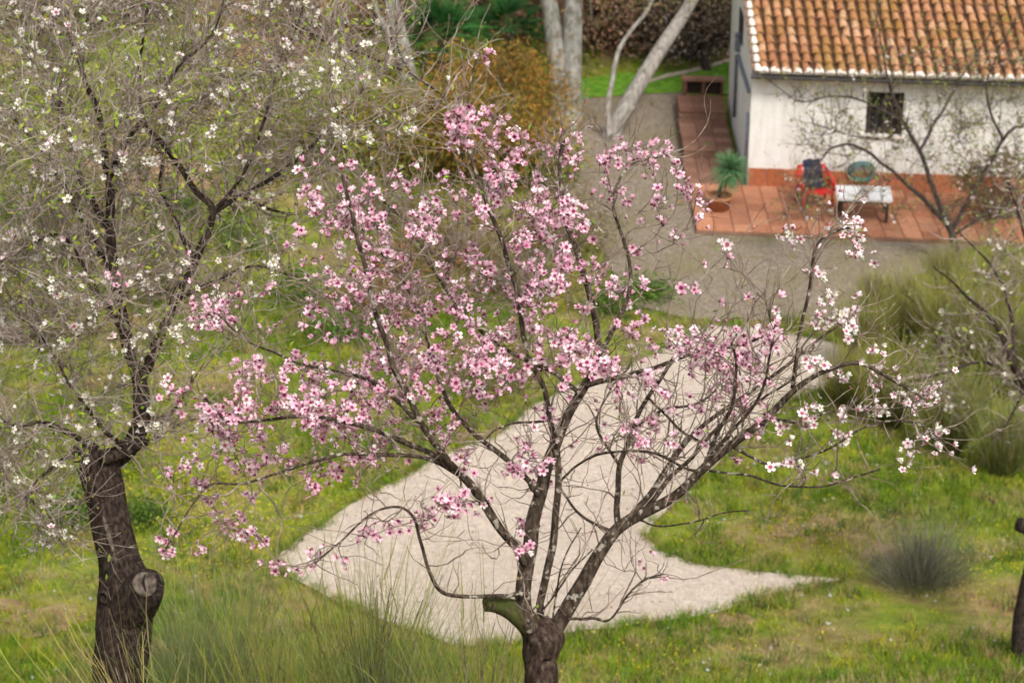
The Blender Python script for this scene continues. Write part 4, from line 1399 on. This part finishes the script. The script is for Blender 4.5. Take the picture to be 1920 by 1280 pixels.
# --- eucalyptus trunks and the pale leaning tree
def big_trunks():
    gb = G(1060, 238)
    D = depth_of(gb)
    root = thing('eucalyptus_tree', gb, 'smooth grey eucalyptus with two thick parallel trunks beside the gravel yard', 'tree')
    for tr, r0, r1 in (([(1072, 250), (1070, 200), (1073, 100), (1075, 0), (1082, -150), (1100, -330)], .255, .19), ([(1055, 246), (1050, 190), (1043, 100), (1030, 0), (1008, -140), (985, -300)], .24, .16)):
        P, R = limb_world(tr, D, 0, .5 if r0 < .22 else 0, r0, r1, .15)
        R[:3] *= np.array([1.35, 1.2, 1.08])
        mb = MB(); tube(mb, P, R, 18, rough=.10, seed=r0 * 20)
        part('trunk', mb, 'bark_euca', root, True)
    mb = MB(); tw = MB()
    n = 2600
    cen = np.array([W(1100 + rng.normal(0, 90), -150 + rng.normal(0, 70), D + rng.normal(-.3, 1.0)) for _ in range(45)] +
                   [W(x, y, D - 1.0) for x, y in ((1180, -10), (1240, 5), (1290, 0), (1330, -15), (1120, -30), (1210, -30))])
    for c in cen:
        tube(tw, *catmull([W(1085, -260, D), (W(1085, -260, D) + c) / 2 + np.array([0, 0, .3]), c], [.05, .025, .01], .3), 5, cap=False)
    part('limbs', tw, 'bark_euca', root, True, 'stuff')
    idx = rng.integers(0, len(cen), n)
    P = cen[idx] + rng.normal(0, .26, (n, 3)) * np.array([1.2, 1.2, 1])
    leaves(mb, P, rng.uniform(.10, .2, n), .03, pick([(.12, .14, .05), (.2, .15, .06), (.26, .15, .06), (.10, .12, .05)], n), -.8)
    part('crown', mb, 'leaf', root, False, 'stuff')
    gb = G(1150, 262)
    D = depth_of(gb)
    root = thing('leaning_tree', gb, 'pale leaning tree with one slanting trunk and a thin crooked stem', 'tree')
    P, R = limb_world([(1146, 268), (1152, 240), (1180, 190), (1215, 130), (1250, 75), (1285, 22), (1330, -60), (1370, -160)], D, 0, .2, .20, .12, .12)
    mb = MB(); tube(mb, P, R, 14, rough=.12, seed=2); part('trunk', mb, 'bark_pale', root, True)
    P, R = limb_world([(1142, 262), (1140, 205), (1148, 150), (1160, 95), (1185, 55), (1215, 18), (1235, -40)], D, -.1, -.3, .065, .035, .1)
    mb = MB(); tube(mb, P, R, 10, rough=.12, seed=4); part('stem', mb, 'bark_pale', root, True)
    P, R = limb_world([(1144, 258), (1165, 235), (1190, 200)], D, -.15, -.4, .05, .02, .1)
    mb = MB(); tube(mb, P, R, 8, rough=.12, seed=6); part('stem', mb, 'bark_pale', root, True)
    mb = MB(); tw = MB()
    end = W(1365, -150, D + .2)
    cen = np.array([W(1330 + rng.normal(0, 70), -160 + rng.normal(0, 50), D + rng.normal(0, .8)) for _ in range(24)])
    for c in cen:
        tube(tw, [end, (end + c) / 2 + np.array([0, 0, .1]), c], [.03, .02, .008], 5, cap=False)
    part('limbs', tw, 'bark_pale', root, True, 'stuff')
    n = 1200
    P = cen[rng.integers(0, len(cen), n)] + rng.normal(0, .25, (n, 3))
    leaves(mb, P, rng.uniform(.06, .14, n), .03, pick([(.14, .15, .05), (.22, .15, .06)], n), -.5)
    part('crown', mb, 'leaf', root, False, 'stuff')
    # a thick pale bole half hidden behind the white almond
    gb = G(762, 200)
    D = depth_of(gb) + .0
    root = thing('grey_tree', gb, 'stout pale grey tree bole beside the dark green palms', 'tree')
    P, R = limb_world([(775, 205), (765, 140), (752, 80), (738, 20), (725, -60)], D, 0, 0, .24, .14, .12)
    mb = MB(); tube(mb, P, R, 14, rough=.12, seed=7); part('trunk', mb, 'bark_euca', root, True)
    P, R = limb_world([(752, 85), (725, 60), (700, 0), (690, -60)], D, 0, -.3, .10, .05, .12)
    mb = MB(); tube(mb, P, R, 10, rough=.12, seed=9); part('limb', mb, 'bark_euca', root, True)
big_trunks()

# ------------------------------------------------------------------ shrubs
def broom(px, py, h, r, n, foot, tip, label, group, name='broom_bush', lean=(0, 0), base=None, w=.007, fine=.6, spread=.55, short=.55, stems='twig_brown', twig_n=14):
    b = G(px, py) if base is None else np.asarray(base, float)
    root = thing(name, b, label, 'bush', group)
    az = rng.uniform(0, 2 * math.pi, n)
    rr = np.sqrt(rng.uniform(0, 1, n))
    tilt = rr * spread + rng.normal(0, .10, n)
    d = np.stack([np.cos(az) * np.sin(tilt), np.sin(az) * np.sin(tilt), np.cos(tilt)], -1) + np.array([lean[0], lean[1], 0])
    L = h * rng.uniform(short, 1.05, n)
    foot_p = b + np.stack([np.cos(az) * rr, np.sin(az) * rr, np.zeros(n)], -1) * r * .25
    t0 = np.where(rng.uniform(0, 1, n) < fine, rng.uniform(.15, .7, n), 0)[:, None]
    st = foot_p + d * L[:, None] * t0
    d2 = nrm(d + rng.normal(0, .16, (n, 3)) + np.array([0, 0, .15]))
    en = st + d2 * (L[:, None] * (1 - t0) * rng.uniform(.7, 1.1, (n, 1)))
    bend = np.stack([np.cos(az), np.sin(az), np.zeros(n)], -1) * (-.05 * h) * rng.uniform(0, 1, (n, 1)) + rng.normal(0, .02 * h, (n, 3))
    mb = MB()
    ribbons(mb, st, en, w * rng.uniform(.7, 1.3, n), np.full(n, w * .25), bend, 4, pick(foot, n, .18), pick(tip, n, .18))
    part('shoots', mb, 'strand', root, False, 'stuff')
    mb = MB()
    for _ in range(twig_n):
        a = rng.uniform(0, 2 * math.pi); t = rng.uniform(0, spread)
        dd = np.array([math.cos(a) * math.sin(t) + lean[0], math.sin(a) * math.sin(t) + lean[1], math.cos(t)])
        P, R = catmull([b - dd * .05, b + dd * h * .3 + rng.normal(0, .03 * h, 3), b + dd * h * .65 + rng.normal(0, .04 * h, 3)], [w * 1.6, w * 1.1, w * .5], h / 8)
        tube(mb, P, R, 4, cap=False)
    part('stems', mb, stems, root, False, 'stuff')
    return root

def leafy(px, py, h, rx, ry, nclump, nleaf, Lf, Wf, cols, label, group, name='shrub', base=None, twig='twig_dark', clump=.22, twigs_n=40, dense_low=.1, cat='bush'):
    b = G(px, py) if base is None else np.asarray(base, float)
    root = thing(name, b, label, cat, group)
    d = nrm(rng.normal(0, 1, (nclump, 3)))
    q = rng.uniform(.45, 1.0, (nclump, 1)) ** .6
    cen = b + d * q * np.array([rx, ry, h * .5]) + np.array([0, 0, h * .52])
    cen[:, 2] = np.maximum(cen[:, 2], b[2] + dense_low)
    sz = clump * rng.uniform(.6, 1.4, nclump)
    idx = rng.integers(0, nclump, nleaf)
    P = cen[idx] + rng.normal(0, 1, (nleaf, 3)) * sz[idx][:, None] * np.array([1, 1, .8])
    P[:, 2] = np.maximum(P[:, 2], b[2] + .02)
    tone = rng.normal(1, .22, nclump)[idx][:, None]
    cc = np.clip(pick(cols, nleaf, .18) * tone, .005, .9)
    mb = MB(); leaves(mb, P, rng.uniform(.7, 1.3, nleaf) * Lf, rng.uniform(.7, 1.3, nleaf) * Wf, cc)
    part('foliage', mb, 'leaf', root, False, 'stuff')
    mb = MB()
    for i in rng.integers(0, nclump, twigs_n):
        m_ = b + (cen[i] - b) * .5 + rng.normal(0, .12 * h, 3) * .5 + np.array([0, 0, .05 * h])
        P, R = catmull([b + rng.normal(0, .05, 3) * np.array([1, 1, 0]) - HZ * .03, m_, cen[i] + nrm(cen[i] - b) * clump * .8], [.028 * h / 1.5, .014 * h / 1.5, .004], h / 8)
        tube(mb, P, R, 5, cap=False)
    part('stems', mb, twig, root, False, 'stuff')
    return root

OL = [(.13, .14, .035), (.17, .18, .045), (.11, .13, .04)]
OLT = [(.27, .29, .08), (.33, .33, .09), (.23, .27, .09)]
YG = [(.2, .22, .03), (.25, .25, .04)]
YGT = [(.40, .40, .07), (.34, .38, .06), (.45, .41, .11)]
GR = [(.14, .18, .06), (.18, .22, .075)]
GRT = [(.28, .34, .14), (.34, .38, .17), (.24, .31, .12)]
DRY = [(.24, .17, .09), (.3, .22, .12)]
DRYT = [(.42, .34, .18), (.36, .3, .14)]
def near_base(px, D):
    p = W(px, 1290, D)
    return np.array([p[0], p[1], float(hgt(p[0], p[1]))])
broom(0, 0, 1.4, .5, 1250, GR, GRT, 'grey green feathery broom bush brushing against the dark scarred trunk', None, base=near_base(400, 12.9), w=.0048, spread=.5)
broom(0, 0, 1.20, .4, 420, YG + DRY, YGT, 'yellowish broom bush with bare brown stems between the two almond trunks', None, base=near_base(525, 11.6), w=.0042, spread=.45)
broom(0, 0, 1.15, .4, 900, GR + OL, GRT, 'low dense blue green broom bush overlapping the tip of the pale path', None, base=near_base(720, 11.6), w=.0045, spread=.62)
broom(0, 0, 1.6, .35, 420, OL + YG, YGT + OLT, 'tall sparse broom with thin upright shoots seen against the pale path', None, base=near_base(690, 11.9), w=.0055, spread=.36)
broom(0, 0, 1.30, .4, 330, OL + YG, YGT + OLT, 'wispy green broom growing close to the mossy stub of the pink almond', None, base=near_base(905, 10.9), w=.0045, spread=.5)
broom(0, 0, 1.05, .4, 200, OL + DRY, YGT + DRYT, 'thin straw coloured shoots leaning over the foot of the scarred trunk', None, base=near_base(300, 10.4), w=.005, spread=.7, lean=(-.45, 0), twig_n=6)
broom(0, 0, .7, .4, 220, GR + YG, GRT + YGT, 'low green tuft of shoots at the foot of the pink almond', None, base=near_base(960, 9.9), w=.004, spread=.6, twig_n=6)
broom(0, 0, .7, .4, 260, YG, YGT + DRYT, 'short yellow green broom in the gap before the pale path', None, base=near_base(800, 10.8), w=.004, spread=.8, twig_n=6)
# broom thicket on the slope by the yard
for (x, y, h, r, n_, fo, ti, lab) in (
        (1610, 690, 1.15, .5, 900, OL, OLT + YGT, 'olive broom bush at the upper bend of the pale path'),
        (1700, 640, 1.15, .6, 1000, OL + DRY, OLT + DRYT, 'dull olive broom bush below the terrace almond'),
        (1790, 690, 1.5, .6, 1100, YG, YGT, 'yellow green broom bush in the middle of the thicket'),
        (1880, 740, 1.6, .6, 1100, OL, OLT, 'broad olive broom bush under the grey twigs of the dark trunked tree'),
        (1670, 800, 1.2, .6, 1000, YG + OL, YGT, 'bright broom bush on the bank beside the pale path'),
        (1780, 850, 1.3, .6, 1100, GR + OL, GRT + YGT, 'soft green broom bush at the foot of the thicket'),
        (1880, 890, 1.1, .6, 900, GR, GRT, 'grey green broom bush between the thicket and the dark trunk'),
        (1585, 765, .9, .5, 900, YG + OL, YGT, 'feathery broom bush hiding the inner bend of the pale path'),
        (1640, 575, .6, .5, 500, OL + DRY, OLT + DRYT, 'small brownish broom bush on the rim of the gravel yard'),
        (1860, 600, 1.3, .6, 1000, DRY + OL, OLT + DRYT, 'straw tinted broom bush behind the thicket'),
        (1770, 545, .75, .5, 700, OL + DRY, OLT + DRYT, 'olive and straw broom bush at the base of the arching almond')):
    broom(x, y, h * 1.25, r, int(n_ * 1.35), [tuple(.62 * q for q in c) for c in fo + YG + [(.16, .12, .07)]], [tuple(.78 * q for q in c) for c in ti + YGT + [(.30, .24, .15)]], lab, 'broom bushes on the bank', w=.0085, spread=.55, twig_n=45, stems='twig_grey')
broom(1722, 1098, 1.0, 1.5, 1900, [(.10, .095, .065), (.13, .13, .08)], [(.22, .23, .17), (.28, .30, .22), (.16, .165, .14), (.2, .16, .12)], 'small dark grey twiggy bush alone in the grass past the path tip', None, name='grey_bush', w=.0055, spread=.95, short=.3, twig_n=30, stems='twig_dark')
# background
leafy(925, 335, 2.5, 1.55, 1.2, 80, 13000, .13, .03, [(.32, .155, .025), (.26, .155, .03), (.37, .185, .035), (.2, .17, .03), (.17, .13, .025)], 'tall orange brown feathery shrub in front of the palms', None, name='rusty_shrub', clump=.30)
leafy(745, 330, 2.0, 1.5, 1.1, 60, 8500, .11, .03, [(.20, .19, .03), (.25, .2, .04), (.14, .16, .025), (.3, .17, .04)], 'ochre and green shrub between the white almond and the rusty shrub', None, name='ochre_shrub', clump=.28)
leafy(635, 300, 1.9, 1.2, 1.0, 46, 7500, .10, .035, [(.20, .25, .025), (.27, .29, .03), (.13, .19, .02)], 'bright yellow green shrub behind the white almond twigs', None, name='green_shrub', clump=.26)
leafy(1000, 345, 1.1, 1.0, .8, 26, 2600, .10, .035, [(.12, .18, .02), (.18, .22, .03), (.2, .14, .03)], 'low green shrub at the corner of the gravel yard', None, name='green_shrub', clump=.2)
leafy(1870, 420, 1.5, .8, .7, 30, 2600, .10, .03, [(.14, .08, .045), (.2, .12, .06), (.13, .12, .04)], 'brown withered shrub against the white house wall', None, name='withered_shrub', clump=.22, twig='twig_brown')
for (x, y, h, r, cols, lab) in (
        (770, 60, 3.0, 2.0, [(.26, .14, .09), (.2, .12, .08), (.3, .18, .12)], 'reddish brown leafless bush above the first palm'),
        (900, 45, 3.0, 2.0, [(.28, .15, .10), (.2, .12, .08), (.32, .2, .14)], 'dusty pink brown bush above the second palm'),
        (985, 60, 2.6, 1.6, [(.24, .13, .09), (.3, .17, .12), (.2, .13, .08)], 'brown bush against the twin eucalyptus trunks'),
        (1130, 90, 3.2, 1.8, [(.3, .16, .09), (.24, .13, .08), (.34, .21, .13)], 'copper brown bush behind the leaning tree'),
        (1210, 95, 3.2, 1.8, [(.26, .16, .11), (.22, .13, .09), (.32, .22, .16)], 'brown bush at the far edge of the lawn'),
        (1290, 112, 2.4, 1.6, [(.11, .085, .065), (.16, .12, .09), (.2, .15, .11)], 'dark bush under the bare blossom tree'),
        (1350, 90, 3.0, 1.6, [(.12, .10, .075), (.17, .14, .10), (.11, .11, .06)], 'dark grey brown bush next to the house back corner'),
        (640, 60, 2.4, 1.9, [(.3, .17, .1), (.24, .14, .08), (.2, .17, .06)], 'russet bush on the rise beyond the ochre shrub'),
        (540, 70, 1.8, 1.7, [(.3, .18, .1), (.26, .16, .08), (.22, .2, .06)], 'russet and green bush on the rise behind the white almond'),
        (250, 40, 2.0, 1.9, [(.2, .15, .07), (.18, .17, .05), (.26, .17, .09)], 'brownish bush high on the rise behind the white almond trunk line'),
        (90, 60, 2.2, 1.9, [(.12, .15, .04), (.16, .17, .05), (.2, .15, .07)], 'olive green bush at the far end of the rise')):
    leafy(x, y, h, r, 1.2, 50, 6500, .12, .045, [tuple(min(.6, q * 1.45) for q in c) for c in cols], lab, 'bushes along the upper edge of the garden', name='thicket_bush', clump=.34, twigs_n=60)
for (x, y, h, r, lab) in ((330, 420, .8, .7, 'dark green clump in the grass under the white almond crown'), (560, 560, .7, .7, 'green clump of weeds in the meadow below the pink almond crown'),
                          (140, 985, .45, .5, 'dark low clump of leaves behind the scarred trunk'), (255, 985, .4, .4, 'small dark leafy clump just past the scarred trunk'),
                          (1150, 590, .5, .8, 'green weeds on the lower rim of the gravel yard'), (1210, 560, .35, .5, 'small green tuft on the gravel rim'), (640, 640, .6, .8, 'vivid green clump behind the pink blossom'),
                          (470, 470, .8, .8, 'fresh green bush beyond the white almond limb'), (60, 420, .8, 1.0, 'grey green bush behind the outer twigs of the white almond')):
    leafy(x, y, h * .7, r * .8, r * .7, 20, 1300, .08, .03, [(.06, .13, .015), (.10, .18, .02), (.14, .2, .03), (.05, .10, .02)], lab, 'leafy clumps in the meadow', name='leafy_clump', clump=.14, twigs_n=10)
for (x, y, h, r, cols, lab) in (
        (860, 500, 1.3, 1.1, [(.20, .13, .05), (.26, .17, .06), (.14, .13, .03)], 'low brown scrub in the middle behind the pink blossom'),
        (980, 560, 1.2, 1.0, [(.17, .13, .05), (.12, .14, .03), (.24, .15, .06)], 'olive brown scrub near the lower yard corner'),
        (740, 590, 1.1, 1.0, [(.32, .13, .05), (.26, .13, .05), (.18, .15, .04)], 'rust tinted scrub showing through the pink blossom'),
        (690, 430, 1.2, 1.2, [(.15, .15, .04), (.2, .16, .05), (.11, .14, .03)], 'olive scrub between both almond crowns'),
        (1060, 470, 1.2, .9, [(.2, .14, .06), (.16, .15, .05), (.12, .11, .05)], 'dull brown scrub along the gravel yard side'),
        (930, 720, .6, .8, [(.26, .16, .05), (.18, .2, .03), (.14, .18, .03)], 'low ochre scrub touching the upper path edge'),
        (530, 330, 1.2, 1.2, [(.16, .18, .04), (.22, .2, .05), (.2, .13, .06)], 'mixed olive scrub on the rise under the white twigs'),
        (330, 560, .9, 1.0, [(.16, .14, .06), (.2, .17, .06), (.13, .16, .04)], 'grey brown scrub behind the forked white almond limb'),
        (60, 640, 1.0, 1.2, [(.17, .14, .08), (.2, .17, .09), (.13, .13, .06)], 'grey scrub beneath the outer white almond crown'),
        (170, 480, 1.0, 1.2, [(.18, .14, .08), (.15, .16, .05), (.22, .17, .09)], 'brown green scrub straight behind the white almond limbs')):
    leafy(x, y, h, r, .9, 34, 3000, .10, .022, cols, lab, 'scrub in the meadow', name='scrub_bush', clump=.24, twigs_n=110, twig='twig_grey')
# palms with sword leaves
def palm(px, py, h, nl, L, lab):
    b = G(px, py)
    root = thing('fan_palm', b, lab, 'palm', 'palms at the garden edge')
    top = b + np.array([0, 0, h])
    mb = MB(); tube(mb, *catmull([b - HZ * .1, b + HZ * h * .5, top], [.16, .14, .12], .15), 10, rough=.25)
    part('trunk', mb, 'bark_dark', root, True)
    for k in range(nl):
        a = rng.uniform(0, 2 * math.pi); el = rng.uniform(-.35, 1.35)
        d = np.array([math.cos(a) * math.cos(el), math.sin(a) * math.cos(el), math.sin(el)])
        c = top + d * L * .5
        s = nrm(np.cross(d, HZ + .01)); u = np.cross(s, d)
        mb = MB()
        tube(mb, [top, top + d * L * .28 + HZ * .03, c], [.012, .010, .008], 4, cap=False, col=(.10, .16, .05))
        m = 15
        th = np.linspace(-1.25, 1.25, m)
        tip = c + (d[None] * np.cos(th)[:, None] + s[None] * np.sin(th)[:, None]) * L * .62 - HZ * .1 * L * np.abs(np.sin(th))[:, None]
        ribbons(mb, np.repeat(c[None], m, 0), tip, np.full(m, .045), np.full(m, .006), np.repeat(u[None], m, 0) * .05, 3, pick([(.012, .055, .015), (.02, .08, .02)], m), pick([(.045, .18, .035), (.07, .24, .05)], m))
        part('frond', mb, 'leaf', root)
palm(830, 160, 1.05, 46, 1.05, 'dense dark green fan palm above the ochre shrub')
palm(955, 150, 1.15, 34, .95, 'dark green fan palm half hidden by the rusty shrub and eucalyptus')

# pale rock by the yard
mb = MB()
bm = bmesh.new(); bmesh.ops.create_icosphere(bm, subdivisions=3, radius=.28)
for v in bm.verts:
    v.co *= 1 + .25 * mnoise.noise(v.co * 5 + Vector((3, 1, 2)))
    v.co.z *= .55
me = bpy.data.meshes.new('rock'); bm.to_mesh(me); bm.free(); me.materials.append(MATS['rock'])
p = G(1028, 300)
tag(place('rock', me, loc=p + np.array([0, 0, .06])), 'pale rock lying at the edge of the gravel yard', 'rock')

# ------------------------------------------------------------------ grass
house_poly = [HP(s_left - .05, t_front - .03, 0), HP(6.65, t_front - .03, 0), HP(9.6, 6, 0), HP(s_left - .05, 6, 0)]
def allowed(x, y):
    ok = ~inpoly(x, y, path_poly)
    ok &= ~inpoly(x, y, house_poly)
    ok &= ~inpoly(x, y, foot_poly)
    return ok
def fbm(x, y, s, z):
    out = np.zeros(len(x))
    for i in range(len(x)):
        out[i] = mnoise.fractal(Vector((x[i] * s, y[i] * s, z)), .6, 2.1, 3)
    return out

def grass_mass():
    # sample picture-uniform over the visible ground, then jitter: density follows what can be seen
    n = 72000
    y = rng.uniform(19.5, 66, n); y = 19.5 + (y - 19.5) ** 1.0 * rng.uniform(.35, 1, n)
    x = rng.uniform(-1, 1, n) * (y * .27 + 2.2)
    ok = allowed(x, y)
    yd = inpoly(x, y, yard_poly)
    ok &= ~yd | (rng.uniform(0, 1, n) < .03)
    x = x[ok]; y = y[ok]; n = len(x)
    patch = fbm(x, y, .55, 1.0)          # soil patches as in the ground material
    lush = fbm(x, y, .35, 5.0)
    dry = fbm(x, y, .8, 9.0)
    keep = rng.uniform(-.55, .35, n) < lush + .25
    x, y, patch, lush, dry = [a[keep] for a in (x, y, patch, lush, dry)]
    n = len(x)
    z = hgt(x, y)
    onlawn = inpoly(x, y, lawn_poly)
    nb = 7
    N_ = n * nb
    bx = np.repeat(x, nb) + rng.normal(0, .05, N_); by = np.repeat(y, nb) + rng.normal(0, .05, N_)
    bz = np.repeat(z, nb) - .01
    hh = np.repeat(rng.uniform(.05, .13, n) * (1 + .8 * np.clip(lush, -.6, .8)) * np.where(onlawn, .8, 1), nb) * rng.uniform(.6, 1.2, N_)
    d = rng.normal(0, .45, (N_, 2))
    base = np.stack([bx, by, bz], -1)
    tip = base + np.stack([d[:, 0] * hh, d[:, 1] * hh, hh], -1)
    green = np.array([(.11, .205, .012), (.16, .255, .013), (.22, .29, .015), (.085, .165, .015)])
    yell = np.array([(.28, .31, .016), (.34, .33, .02), (.25, .28, .018)])
    straw = np.array([(.36, .28, .12), (.30, .22, .10), (.4, .33, .17)])
    pk = rng.uniform(0, 1, n)
    sel = np.where(dry > .28 + .6 * (pk - .5), 2, np.where(lush + .5 * (pk - .5) > .05, 0, 1))
    col = np.zeros((n, 3))
    for k, cs in enumerate((green, yell, straw)):
        m = sel == k
        col[m] = pick(cs, m.sum(), .15)
    col[onlawn] = pick([(.10, .24, .012), (.14, .30, .018)], int(onlawn.sum()), .1)
    cb = np.repeat(col, nb, 0)
    mb = MB()
    w = rng.uniform(.006, .012, N_) * (1 + (by - 20) / 60)
    # blades: a quad and a tip triangle
    ax = rng.uniform(0, 2 * math.pi, N_)
    s = np.stack([np.cos(ax), np.sin(ax), np.zeros(N_)], -1) * w[:, None] * .5
    mid = base * .5 + tip * .5 + np.stack([np.zeros(N_), np.zeros(N_), hh * .12], -1)
    V = np.stack([base - s, base + s, mid + s * .8, mid - s * .8, tip], 1).reshape(-1, 3)
    b = np.arange(N_)[:, None] * 5
    mb.add(V, b + np.array([[0, 1, 2, 3]]), b + np.array([[3, 2, 4]]), np.repeat(cb, 5, 0))
    o = place('grass', mb.mesh('grass', 'grass'), kind='stuff')
    tag(o, 'patchy green and straw coloured meadow grass covering the slope', 'grass')
    # yellow flowers in drifts
    m = 9000
    fx = []; fy = []
    for (px, py, sx, sy, k) in ((350, 930, 130, 50, 1100), (430, 1000, 120, 60, 600), (60, 1000, 90, 60, 300), (300, 960, 150, 60, 500), (1540, 1000, 80, 40, 160), (1420, 960, 120, 60, 140), (1850, 1060, 60, 40, 200), (1250, 1230, 200, 40, 160), (620, 930, 60, 40, 160), (760, 300, 120, 60, 60)):
        for _ in range(k):
            p = G(px + rng.normal(0, sx), min(1278, py + rng.normal(0, sy)))
            fx.append(p[0]); fy.append(p[1])
    fx = np.array(fx); fy = np.array(fy)
    ok = allowed(fx, fy); fx = fx[ok]; fy = fy[ok]
    k = len(fx)
    fz = hgt(fx, fy) + rng.uniform(.07, .17, k)
    P = np.stack([fx, fy, fz], -1)
    mb = MB()
    cols = pick([(.75, .60, .02), (.8, .68, .05), (.62, .55, .03)], k, .1)
    for rep in range(2):
        leaves(mb, P + rng.normal(0, .006, P.shape), rng.uniform(.014, .026, k), .015, cols, .6)
    o = place('yellow_flowers', mb.mesh('yellow_flowers', 'petal'), kind='stuff')
    tag(o, 'drifts of tiny yellow flowers in the meadow grass', 'flowers')
    # taller weeds
    k = 11000
    yy = rng.uniform(20, 50, k); xx = rng.uniform(-1, 1, k) * (yy * .25 + 1.5)
    ok = allowed(xx, yy) & ~inpoly(xx, yy, yard_poly) & ~inpoly(xx, yy, lawn_poly)
    xx = xx[ok]; yy = yy[ok]
    lu = fbm(xx, yy, .35, 5.0); ok = rng.uniform(-.6, .4, len(xx)) < lu; xx = xx[ok]; yy = yy[ok]
    k = len(xx); nb = 14; K = k * nb
    base = np.stack([np.repeat(xx, nb) + rng.normal(0, .07, K), np.repeat(yy, nb) + rng.normal(0, .07, K), np.repeat(hgt(xx, yy), nb)], -1)
    hh = np.repeat(rng.uniform(.08, .24, k), nb) * rng.uniform(.6, 1.2, K)
    tip = base + np.stack([rng.normal(0, .35, K) * hh, rng.normal(0, .35, K) * hh, hh], -1)
    c = np.repeat(pick([(.07, .155, .018), (.16, .25, .02), (.05, .11, .025), (.24, .25, .03), (.12, .21, .015), (.30, .24, .09), (.22, .16, .08)], k, .22), nb, 0)
    mb = MB()
    ribbons(mb, base, tip, np.full(K, .012), np.full(K, .003), rng.normal(0, .02, (K, 3)), 2, c * .8, c * 1.15)
    o = place('weeds', mb.mesh('weeds', 'grass'), kind='stuff')
    tag(o, 'taller tufts of fresh green weeds scattered through the meadow', 'weeds')
    # blades leaning over the rim of the path
    pp = np.array([p[:2] for p in path_poly]); nx_ = np.roll(pp, -1, 0)
    k = 2600
    i = rng.integers(0, len(pp), k); t = rng.uniform(0, 1, (k, 1))
    e = pp[i] * (1 - t) + nx_[i] * t + rng.normal(0, .045, (k, 2))
    cl = fbm(e[:, 0], e[:, 1], 1.6, 3.0); ok = rng.uniform(-.45, .4, k) < cl; e = e[ok]; k = len(e)
    nb = 9; K = k * nb
    b3 = np.stack([np.repeat(e[:, 0], nb) + rng.normal(0, .03, K), np.repeat(e[:, 1], nb) + rng.normal(0, .03, K), np.repeat(hgt(e[:, 0], e[:, 1]), nb)], -1)
    hh = np.repeat(rng.uniform(.05, .16, k), nb) * rng.uniform(.6, 1.2, K)
    tip = b3 + np.stack([rng.normal(0, .5, K) * hh, rng.normal(0, .5, K) * hh, hh], -1)
    c = np.repeat(pick([(.12, .21, .02), (.2, .25, .03), (.3, .25, .09), (.09, .16, .02)], k, .2), nb, 0)
    mb = MB()
    ribbons(mb, b3, tip, np.full(K, .010), np.full(K, .003), rng.normal(0, .015, (K, 3)), 2, c * .85, c * 1.1)
    o = place('rim_grass', mb.mesh('rim_grass', 'grass'), kind='stuff')
    tag(o, 'short ragged grass leaning over the rim of the pale path', 'grass')
    # fallen petals, leaves and grit on the path
    k = 5200
    P2 = pp[rng.integers(0, len(pp), k)] * .0
    lo_, hi_ = pp.min(0), pp.max(0)
    q = rng.uniform(lo_, hi_, (k * 3, 2)); q = q[inpoly(q[:, 0], q[:, 1], path_poly)][:k]
    cl = fbm(q[:, 0], q[:, 1], .9, 6.0); q = q[rng.uniform(-.5, .5, len(q)) < cl]
    k = len(q)
    P = np.stack([q[:, 0], q[:, 1], hgt(q[:, 0], q[:, 1]) + .034], -1)
    mb = MB()
    leaves(mb, P, rng.uniform(.015, .05, k), rng.uniform(.010, .028, k), pick([(.20, .15, .11), (.13, .10, .07), (.30, .24, .18), (.16, .17, .06), (.72, .5, .54), (.5, .43, .36)], k, .2), .0)
    o = place('litter', mb.mesh('litter', 'leaf'), kind='stuff')
    tag(o, 'fallen petals leaves and grit lying on the pale path', 'litter')
    # pebbles and bits of stone in the grass and on the yard
    k = 1500
    yy = rng.uniform(20, 52, k); xx = rng.uniform(-1, 1, k) * (yy * .25 + 1)
    ok = ~inpoly(xx, yy, house_poly) & ~inpoly(xx, yy, path_poly); xx = xx[ok]; yy = yy[ok]; k = len(xx)
    mb = MB()
    oct_v = np.array([(1, 0, 0), (-1, 0, 0), (0, 1, 0), (0, -1, 0), (0, 0, .7), (0, 0, -.7)])
    oct_t = np.array([(0, 2, 4), (2, 1, 4), (1, 3, 4), (3, 0, 4), (2, 0, 5), (1, 2, 5), (3, 1, 5), (0, 3, 5)])
    for i in range(k):
        r = rng.uniform(.012, .04)
        mb.add(oct_v * rng.uniform(.6, 1.3, (6, 1)) * r + np.array([xx[i], yy[i], float(hgt(xx[i], yy[i])) + r * .4]), None, oct_t)
    o = place('pebbles', mb.mesh('pebbles', 'rock', True), kind='stuff')
    tag(o, 'scattered pale pebbles lying in the grass and on the yard', 'pebbles')
grass_mass()
